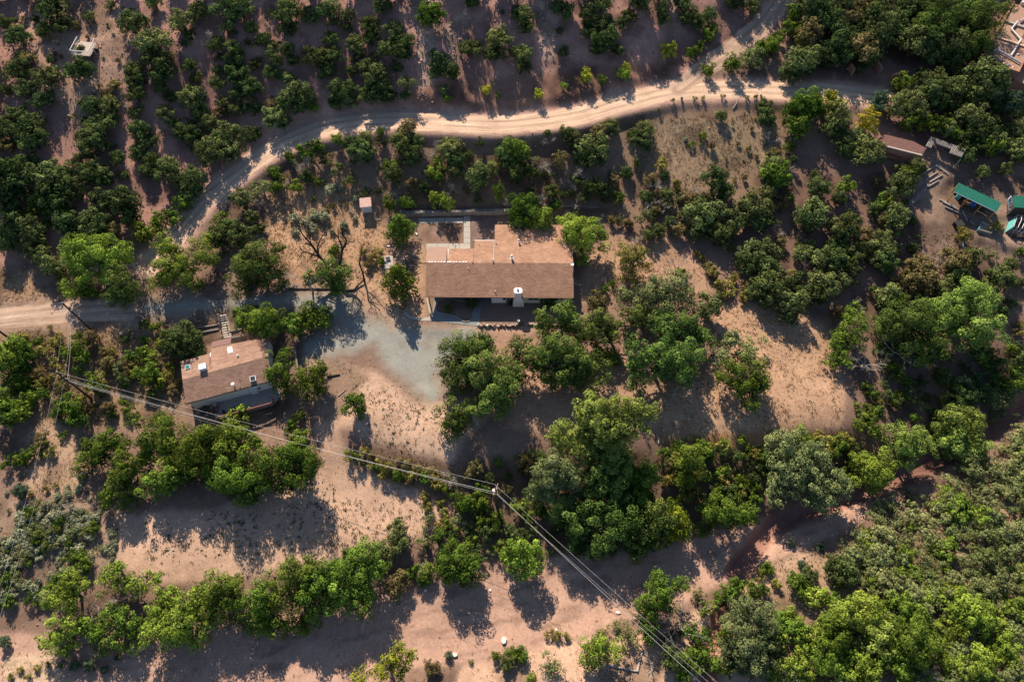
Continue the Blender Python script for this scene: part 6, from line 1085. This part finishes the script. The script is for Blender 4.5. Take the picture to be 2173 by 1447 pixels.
wire(top(b3, 9.9, -.2, .8), far + (1.4, .6, 1.6), 1.0, .032, 'pale power line crossing the sandy wash', 'lines over the wash'); wire(top(b3, 9.9, .2, -.8), far + (.9, .2, 1.6), 1.0, .030, 'pale power line crossing the sandy wash', 'lines over the wash'); wire(top(b3, 8.3), far + (0, 0, 0), 1.0, .05, 'thick pale cable crossing the sandy wash', None)
offl = W(-160, 690, 9.0)
wire(top(b1, 9.6), offl + (0, .6, 1.2), .3, .022, 'thin upper wire leaving along the lane', None); wire(top(b1, 7.3), offl + (0, 0, -.6), .5, .05, 'thick pale cable leaving along the lane', None)
wire(top(b1, 9.6), top(b2, 10.4), .5, .02, 'thin wire between the two scrub poles', 'wires between the scrub poles'); wire(top(b1, 7.6), top(b2, 8.2), .6, .02, 'thin wire between the two scrub poles', 'wires between the scrub poles'); wire(top(b1, 7.2), top(b2, 7.3), .5, .045, 'thick pale cable between the two scrub poles', None)
offb = W(-30, 1330, 7.5)
wire(top(b2, 10.2), offb, 1.0, .022, 'thin wire dropping away over the sagebrush flat', 'wires over the sagebrush'); wire(top(b2, 8.0), offb + (1.4, 0, 0), 1.0, .022, 'thin wire dropping away over the sagebrush flat', 'wires over the sagebrush')
# ------------------------------------------------------------------ loose things
def log(pts, r, lb, m_='deadwood', nm='fallen_log'):
    q_ = [G(*a) + (0, 0, r * .8) for a in pts]; tag(MB().tube(q_, list(np.linspace(r, r * .55, len(q_))), 7).obj(nm, M[m_], None, q_[0]), lb, 'log')
log([(1290, 1410), (1325, 1418), (1352, 1424)], .16, 'long grey log lying behind the bright green bushy tree'); log([(1352, 1424), (1358, 1395), (1366, 1375)], .18, 'leaning grey log meeting the long log'); log([(696, 800), (710, 797), (722, 795)], .16, 'short dark log by the round tree', 'darkbark'); log([(718, 840), (728, 832), (735, 826)], .09, 'thin pale log on the track beside the clearing'); log([(1330, 745), (1340, 770), (1350, 800)], .22, 'reddish brown fallen trunk between the cottonwoods', 'bark'); log([(1555, 232), (1562, 222), (1566, 210)], .12, 'grey log standing out of the grassy slope', 'greywood'); log([(995, 985), (1010, 995), (1020, 1000)], .1, 'pale stick in the shade below the clearing'); log([(1130, 435), (1270, 440)], .1, 'long thin pole in the shade behind the leafy trees', 'greywood')
for u, v, s, lb in ((1070, 1359, (.62, .5, .5), 'white boulder on the sandy wash beside the rivulet'), (966, 1389, (.4, .5, .45), 'tall white boulder near the wash edge'), (903, 1252, (.3, .25, .25), 'small pale rock under the round green cottonwood'), (1040, 1252, (.22, .22, .2), 'tiny pale rock on the smooth sand'), (1312, 1300, (.4, .3, .25), 'pale rock under the power line at the wash'), (1180, 1336, (.22, .2, .2), 'tiny white rock beside the yellow tufts'), (1397, 936, (.45, .15, .12), 'flat pale rock at the yard edge'), (884, 497, (.45, .28, .3), 'white stone beside the small pine'), (877, 541, (.3, .25, .3), 'white stone in the dark twig heap'), (824, 523, (.5, .22, .22), 'flat pale stone below the small pine')):
    p = G(u, v); tag(MB().rock(p + (0, 0, s[2] * .35), s, int(u)).obj('boulder', M['palestone'], None, p), lb, 'boulder')
bp = thing('branch_heap', 'heap of cut grey branches in the thicket', 'branch heap', G(2073, 1352)); g_ = np.random.default_rng(3)
for k in range(60):
    c = G(2073, 1352) + np.array((g_.normal() * 1.1, g_.normal() * 1.1, abs(g_.normal()) * .5)); d = g_.normal(size=3) * (1.1, 1.1, .35); MB().tube([c - d * .6, c + d * .2, c + d * .7], [.07, .06, .03], 4, cap=False).obj('branch', M['deadwood'] if k % 3 else M['darkbark'], bp)
p = G(2081, 1374); tag(MB().tube([p + np.array((math.cos(t) * .3, math.sin(t) * .3, .25)) for t in np.linspace(0, 6.283, 17)], .1, 6, cap=False).obj('tyre', M['metal'], None, p), 'grey tyre on the branch heap', 'tyre')
bh = thing('twig_heap', 'heap of dark twigs and stones beside the small pine', 'twig heap', G(872, 562)); 
for k in range(46):
    c = G(872 + g_.normal() * 9, 560 + g_.normal() * 13) + np.array((0, 0, abs(g_.normal()) * .25 + .1)); d = g_.normal(size=3) * (.9, .9, .3); MB().tube([c - d * .6, c + d * .2, c + d * .7], [.05, .05, .02], 4, cap=False).obj('twig', M['darkbark'] if k % 4 else M['deadwood'], bh)
st = thing('lawn_chair_frame', 'thin metal chair frame in the shade by the end wall', 'chair frame', G(1223, 610)); p = G(1223, 606)
MB().tube([p + (-.35, -.3, 0), p + (-.35, -.3, .5), p + (-.3, .35, .55), p + (.2, .45, .9)], .03, 5).obj('side_rail', M['metal'], st); MB().tube([p + (.3, -.3, 0), p + (.3, -.3, .5), p + (.32, .35, .55), p + (.3, .45, .9)], .03, 5).obj('side_rail', M['metal'], st)
for k in range(4): MB().tube([p + (-.34, -.25 + k * .18, .52), p + (.31, -.25 + k * .18, .52)], .02, 4).obj('crossbar', M['metal'], st)
sl = thing('brush_lane_pile', 'grey bleached branch pile on the slope below the lookout platform', 'branch pile', G(252, 200))
for k in range(40):
    t = g_.random(); c = G(240 + 28 * t + g_.normal() * 2, 180 + 50 * t) + np.array((0, 0, .15 + abs(g_.normal()) * .15)); d = np.array((.5, -.6, .1)) * .7 + g_.normal(size=3) * .45; MB().tube([c - d * .7, c, c + d * .7], [.06, .06, .03], 4, cap=False).obj('branch', M['deadwood'], sl)
# ------------------------------------------------------------------ uncountable ground cover
def pts_in(count, weight_fn, seed):
    g = np.random.default_rng(seed); x = g.uniform(X0 + 2, X1 - 2, count); y = g.uniform(1, Y1 - 4, count); z = gz(x, y); u, v = project(x, y, z)
    ok = (u > -60) & (u < 2233) & (v > -50) & (v < 1500) & (g.random(count) < weight_fn(x, y, u, v)); return x[ok], y[ok], z[ok], u[ok], v[ok], g
def inz(u, v, poly, f_=12): return smooth(f_, -f_, poly_sd(u, v, poly))
rdist = lambda x, y: np.minimum(pl_dist(x, y, ROAD)[0], np.minimum(pl_dist(x, y, ROAD2)[0], pl_dist(x, y, LANE)[0]))
HILL = [(-100, -100), (2300, -100), (2300, 120), (1480, 120), (1430, 160), (1280, 215), (1000, 235), (800, 230), (650, 255), (540, 310), (460, 370), (350, 480), (100, 540), (-100, 540)]
def stuff(name, verts, faces, T, material, label, k=3):
    o = bpy.data.objects.new(name, raw_mesh(name, verts, **({'tris': faces} if k == 3 else {'loops4': faces}), tint=T, material=material)); COL.objects.link(o); return tag(o, label, kind='stuff')
# scree
chute = [(870, -60), (935, -60), (930, 60), (915, 150), (922, 235), (890, 235), (885, 120)]; chute2 = [(940, 60), (990, 20), (985, 90), (975, 160), (955, 160)]; chute3 = [(1140, -40), (1180, -40), (1185, 70), (1175, 130), (1145, 130)]; chute4 = [(1420, -20), (1440, -20), (1445, 75), (1430, 80)]
def wr(x, y, u, v): return np.clip(0.20 * inz(u, v, HILL) + 0.9 * np.maximum.reduce([inz(u, v, c_, 4) for c_ in (chute, chute2, chute3, chute4)]) + 0.12 * inz(u, v, [(850, 290), (1300, 270), (1300, 340), (850, 350)]) + 0.10 * inz(u, v, [(1500, 1080), (1900, 1010), (1750, 1180), (1550, 1240)]) + 0.012, 0, 1) * (rdist(x, y) > 2.9)
x, y, z, u, v, g = pts_in(150000, wr, 71)
inch = np.maximum.reduce([inz(u, v, c_, 4) for c_ in (chute, chute2, chute3, chute4)])
s = g.gamma(2.2, 0.045, len(x)).clip(.04, .34) * (1 + .5 * inch); n_ = len(x)
dirs = np.array([(1, 0, 0), (-.5, .87, 0), (-.5, -.87, 0), (0, 0, 1.0), (0, 0, -.6)]); V = np.stack([x, y, z + s * .25], -1)[:, None] + dirs[None] * s[:, None, None] * g.uniform(.6, 1.3, (n_, 5, 1)); rot = g.uniform(0, 6.28, n_)
D = V - np.stack([x, y, z + s * .25], -1)[:, None]; cx_, sx_ = np.cos(rot)[:, None], np.sin(rot)[:, None]; V = np.stack([x[:, None] + D[..., 0] * cx_ - D[..., 1] * sx_, y[:, None] + D[..., 0] * sx_ + D[..., 1] * cx_, V[..., 2]], -1)
tri = np.array([(0, 1, 3), (1, 2, 3), (2, 0, 3), (1, 0, 4), (2, 1, 4), (0, 2, 4)]); Fc = (np.arange(n_)[:, None, None] * 5 + tri[None]).reshape(-1, 3)
stuff('loose_rock', V.reshape(-1, 3), Fc, np.zeros(len(Fc)), M['rock'], 'loose broken rock scattered over the hillside scree')
# grass and weeds
def tufts(name, count, wfn, seed, h, material, label, blades=4, spread=.11, wd=.045):
    x, y, z, u, v, g = pts_in(count, wfn, seed); n_ = len(x); b = blades
    a = g.uniform(0, 6.28, (n_, b)); hh = g.uniform(*h, (n_, 1)) * g.uniform(.6, 1.2, (n_, b)); ln = g.uniform(.3, 1.0, (n_, b)) * hh
    px = x[:, None] + g.normal(0, spread, (n_, b)); py = y[:, None] + g.normal(0, spread, (n_, b)); pz = np.repeat(z[:, None], b, 1) - .02
    w_ = wd * g.uniform(.7, 1.5, (n_, b)); ca, sa = np.cos(a), np.sin(a)
    V = np.stack([np.stack([px - sa * w_, py + ca * w_, pz], -1), np.stack([px + sa * w_, py - ca * w_, pz], -1), np.stack([px + ca * ln, py + sa * ln, pz + hh], -1)], 2).reshape(-1, 3)
    T = np.clip(np.repeat(g.uniform(0, 1, n_), b) + g.normal(0, .15, n_ * b), 0, 1); return stuff(name, V, np.arange(len(V)).reshape(-1, 3), T, material, label)
GR = [([(560, 420), (700, 380), (800, 400), (830, 520), (820, 600), (620, 605), (560, 520)], .9), ([(1330, 260), (1680, 230), (1660, 330), (1500, 440), (1400, 480), (1350, 400)], .9), ([(1290, 500), (1420, 510), (1490, 560), (1510, 640), (1240, 640)], .45), ([(1500, 650), (1640, 640), (1760, 700), (1790, 905), (1420, 930), (1380, 820)], .5), ([(720, 770), (880, 850), (1060, 860), (960, 985), (780, 930)], .35),
      ([(60, 880), (240, 880), (200, 1060), (40, 1060)], .8), ([(20, 690), (190, 690), (380, 720), (390, 900), (60, 880)], .7), ([(1900, 480), (2060, 500), (2060, 600), (1920, 600)], .7), ([(760, 940), (970, 990), (970, 1060), (800, 1010)], .8), ([(1390, 925), (1800, 915), (1860, 960), (1420, 1010)], .7), ([(1640, 1190), (1900, 1120), (2200, 1000), (2200, 1447), (1640, 1447)], .5), ([(0, 1060), (240, 1060), (240, 1200), (100, 1290), (0, 1290)], .35), ([(660, 1080), (860, 1060), (960, 1090), (940, 1130), (700, 1190)], .3), ([(700, 570), (900, 600), (880, 680), (780, 640)], .35), ([(0, 575), (80, 575), (90, 650), (0, 650)], .6), ([(60, 20), (260, 0), (290, 150), (220, 250), (120, 240)], .25), ([(930, 1360), (1200, 1370), (1420, 1340), (1400, 1447), (950, 1447)], .15), ([(0, 1390), (130, 1380), (130, 1447), (0, 1447)], .5)]
def gw(x, y, u, v):
    w_ = np.full(len(x), .035)
    for pz, a in GR: w_ = np.maximum(w_, a * inz(u, v, pz, 15))
    return w_ * (.25 + 1.1 * smooth(.35, .7, fbm(x, y, 2.5, 83))) * (rdist(x, y) > 2.9) * (poly_sd(x, y, dpw) > .2) * (poly_sd(u, v, [(905, 455), (1220, 470), (1220, 690), (905, 690)]) > 0) * (poly_sd(u, v, [(383, 735), (580, 710), (596, 845), (455, 890), (395, 860)]) > 0)
tufts('dry_grass', 300000, gw, 91, (.10, .30), M['grassdry'], 'dry straw coloured grass tufts over the yards and banks', 4)
tufts('low_weeds', 90000, lambda *a: gw(*a) * .55, 92, (.10, .28), M['weed'], 'small green weeds dotted through the dry grass', 5, .14, .05)
DW = [([(600, 1080), (760, 1020), (960, 1090), (940, 1130), (760, 1160), (600, 1180), (300, 1190), (280, 1100)], .9), ([(740, 800), (980, 900), (960, 985), (780, 930)], .7)]
def dw(x, y, u, v):
    w_ = np.zeros(len(x))
    for pz, a in DW: w_ = np.maximum(w_, a * inz(u, v, pz, 15))
    return w_ * (.12 + .8 * smooth(.45, .7, fbm(x, y, 4, 85)))
tufts('dark_weeds', 60000, dw, 93, (.12, .28), M['weed'], 'dark little weeds dotting the bare dirt lots', 9, .15, .07)
x, y, z, u, v, g = pts_in(60000, lambda x, y, u, v: .05 * inz(u, v, [(560, 400), (800, 400), (820, 600), (560, 600)]) + .03 * inz(u, v, [(1400, 900), (1800, 900), (1800, 960), (1400, 980)]), 94)
print('counts', COUNT, len(bpy.data.objects))
# ------------------------------------------------------------------ labels: each plant by its look and by what it stands near
LM = [(n_, G(u_, v_)) for n_, u_, v_ in (
    ('the railed lookout platform', 176, 108), ('the bleached branch pile', 254, 205), ('the middle of the wide scree chute', 895, 110), ('the foot of the wide scree chute', 905, 235), ('the narrow second scree chute', 967, 100), ('the grassy third chute', 1162, 60), ('the rocky chute near the fork', 1432, 40),
    ('the outer bend of the dirt road', 560, 325), ('the low end of the dirt road', 400, 470), ('the fork of the dirt road', 1450, 180), ('the top of the uphill track', 1650, 10), ('the middle of the uphill track', 1570, 95), ('the eroded red bank', 1080, 190), ('the road end', 1850, 205), ('the tall gate pillar', 1860, 150), ('the turning area', 1920, 130), ('the terracotta house', 2120, 110), ('the maroon building', 1915, 318), ('the plank roof', 2012, 318), ('the open shed', 2072, 425), ('the second green shed', 2165, 432), ('the greenhouse frame', 2160, 490), ('the split log arc', 1942, 415), ('the black bin', 2031, 480), ('the aqua plank box', 2090, 482),
    ('the corrugated shed', 779, 440), ('the big bare tree', 722, 600), ('the concrete slab', 824, 556), ('the twig heap', 872, 562), ('the retaining wall end', 860, 455), ('the middle of the retaining wall', 968, 455), ('the rear wing roof', 1130, 470), ('the thin metal chair frame', 1223, 606), ('the chimney', 1100, 640), ('the kidney bed', 965, 660), ('the stone wall', 1057, 692), ('the timber edging', 670, 614),
    ('the drooping yard tree', 1345, 575), ('the small round yard tree', 1570, 800), ('the bleached yard end tree', 1830, 778), ('the mown yard corner', 1770, 690), ('the long thin pole', 1200, 438), ('the grey slope log', 1560, 222), ('the grassy slope', 1480, 340),
    ('the lane edge power pole', 197, 703), ('the scrub power pole', 194, 846), ('the lane exit power pole', 31, 727), ('the crossarm pole', 1052, 1080), ('the wooden steps', 475, 692), ('the evaporative cooler', 433, 782), ('the patio table', 437, 872), ('the deck corner', 580, 860), ('the shadow line fence', 560, 892), ('the dark low wall', 630, 755), ('the short dark log', 709, 797), ('the thin pale log', 727, 833), ('the driveway tip', 915, 860), ('the clearing edge', 880, 975), ('the dirt lot centre', 480, 1140), ('the bright dirt lot corner', 850, 1090),
    ('the spreading lane cottonwood', 215, 580), ('the lane mouth', 90, 640), ('the sagebrush flat', 110, 1170), ('the red wash bank', 60, 1310), ('the silvery dead tree', 268, 1264), ('the tall white boulder', 966, 1389), ('the white rivulet boulder', 1070, 1359), ('the sandy wash bend', 1330, 1210), ('the long grey log', 1320, 1417), ('the fan of dead branches', 1440, 1330), ('the red gully', 1510, 1370), ('the creek mouth', 1590, 1180), ('the creek bend', 1700, 1088), ('the upper creek', 2040, 945), ('the yellow green giant', 1290, 890), ('the slender bank tree', 1470, 990), ('the grey green creek cottonwood', 1690, 1000), ('the sandy gap', 1690, 1330), ('the branch heap', 2073, 1352), ('the deep green thicket tree', 1930, 1360), ('the open sand by the thicket', 1800, 1160), ('the yellow thicket shrub', 2010, 1245), ('the thicket edge by the creek', 1960, 1090), ('the thicket rise', 2120, 1100), ('the sprawling yellow green cottonwood', 2050, 690), ('the pale streak below the branch pile', 290, 250), ('the pale scree streak above the lane', 270, 400))]
ORD = ['nearest', 'second nearest', 'third nearest', 'fourth nearest', 'fifth nearest', 'sixth nearest', 'seventh nearest', 'eighth nearest', 'ninth nearest', 'tenth nearest', 'eleventh nearest', 'twelfth nearest', 'thirteenth nearest', 'fourteenth nearest', 'fifteenth nearest', 'sixteenth nearest', 'seventeenth nearest', 'eighteenth nearest', 'nineteenth nearest', 'twentieth nearest']
buck = {}
for ob, code, rm, p, lb in PLANTS:
    if lb: continue
    d = [math.hypot(p[0] - q_[0], p[1] - q_[1]) for _, q_ in LM]; i = int(np.argmin(d)); buck.setdefault((size_word(rm) + LOOK[code], NAMES[code][1], i), []).append((d[i], ob))
for (lk, ct, i), lst in buck.items():
    lst.sort(key=lambda a: a[0]); plural = {'sagebrush': 'sagebrush bushes', 'chamisa': 'chamisa bushes'}.get(ct, ct + 's')
    for k, (d, ob) in enumerate(lst):
        ob['group'] = f'{plural} around {LM[i][0]}'
        ob['label'] = f'{lk} {ORD[k]} {LM[i][0]}' if k < 20 else f'{lk} farther out around {LM[i][0]}'
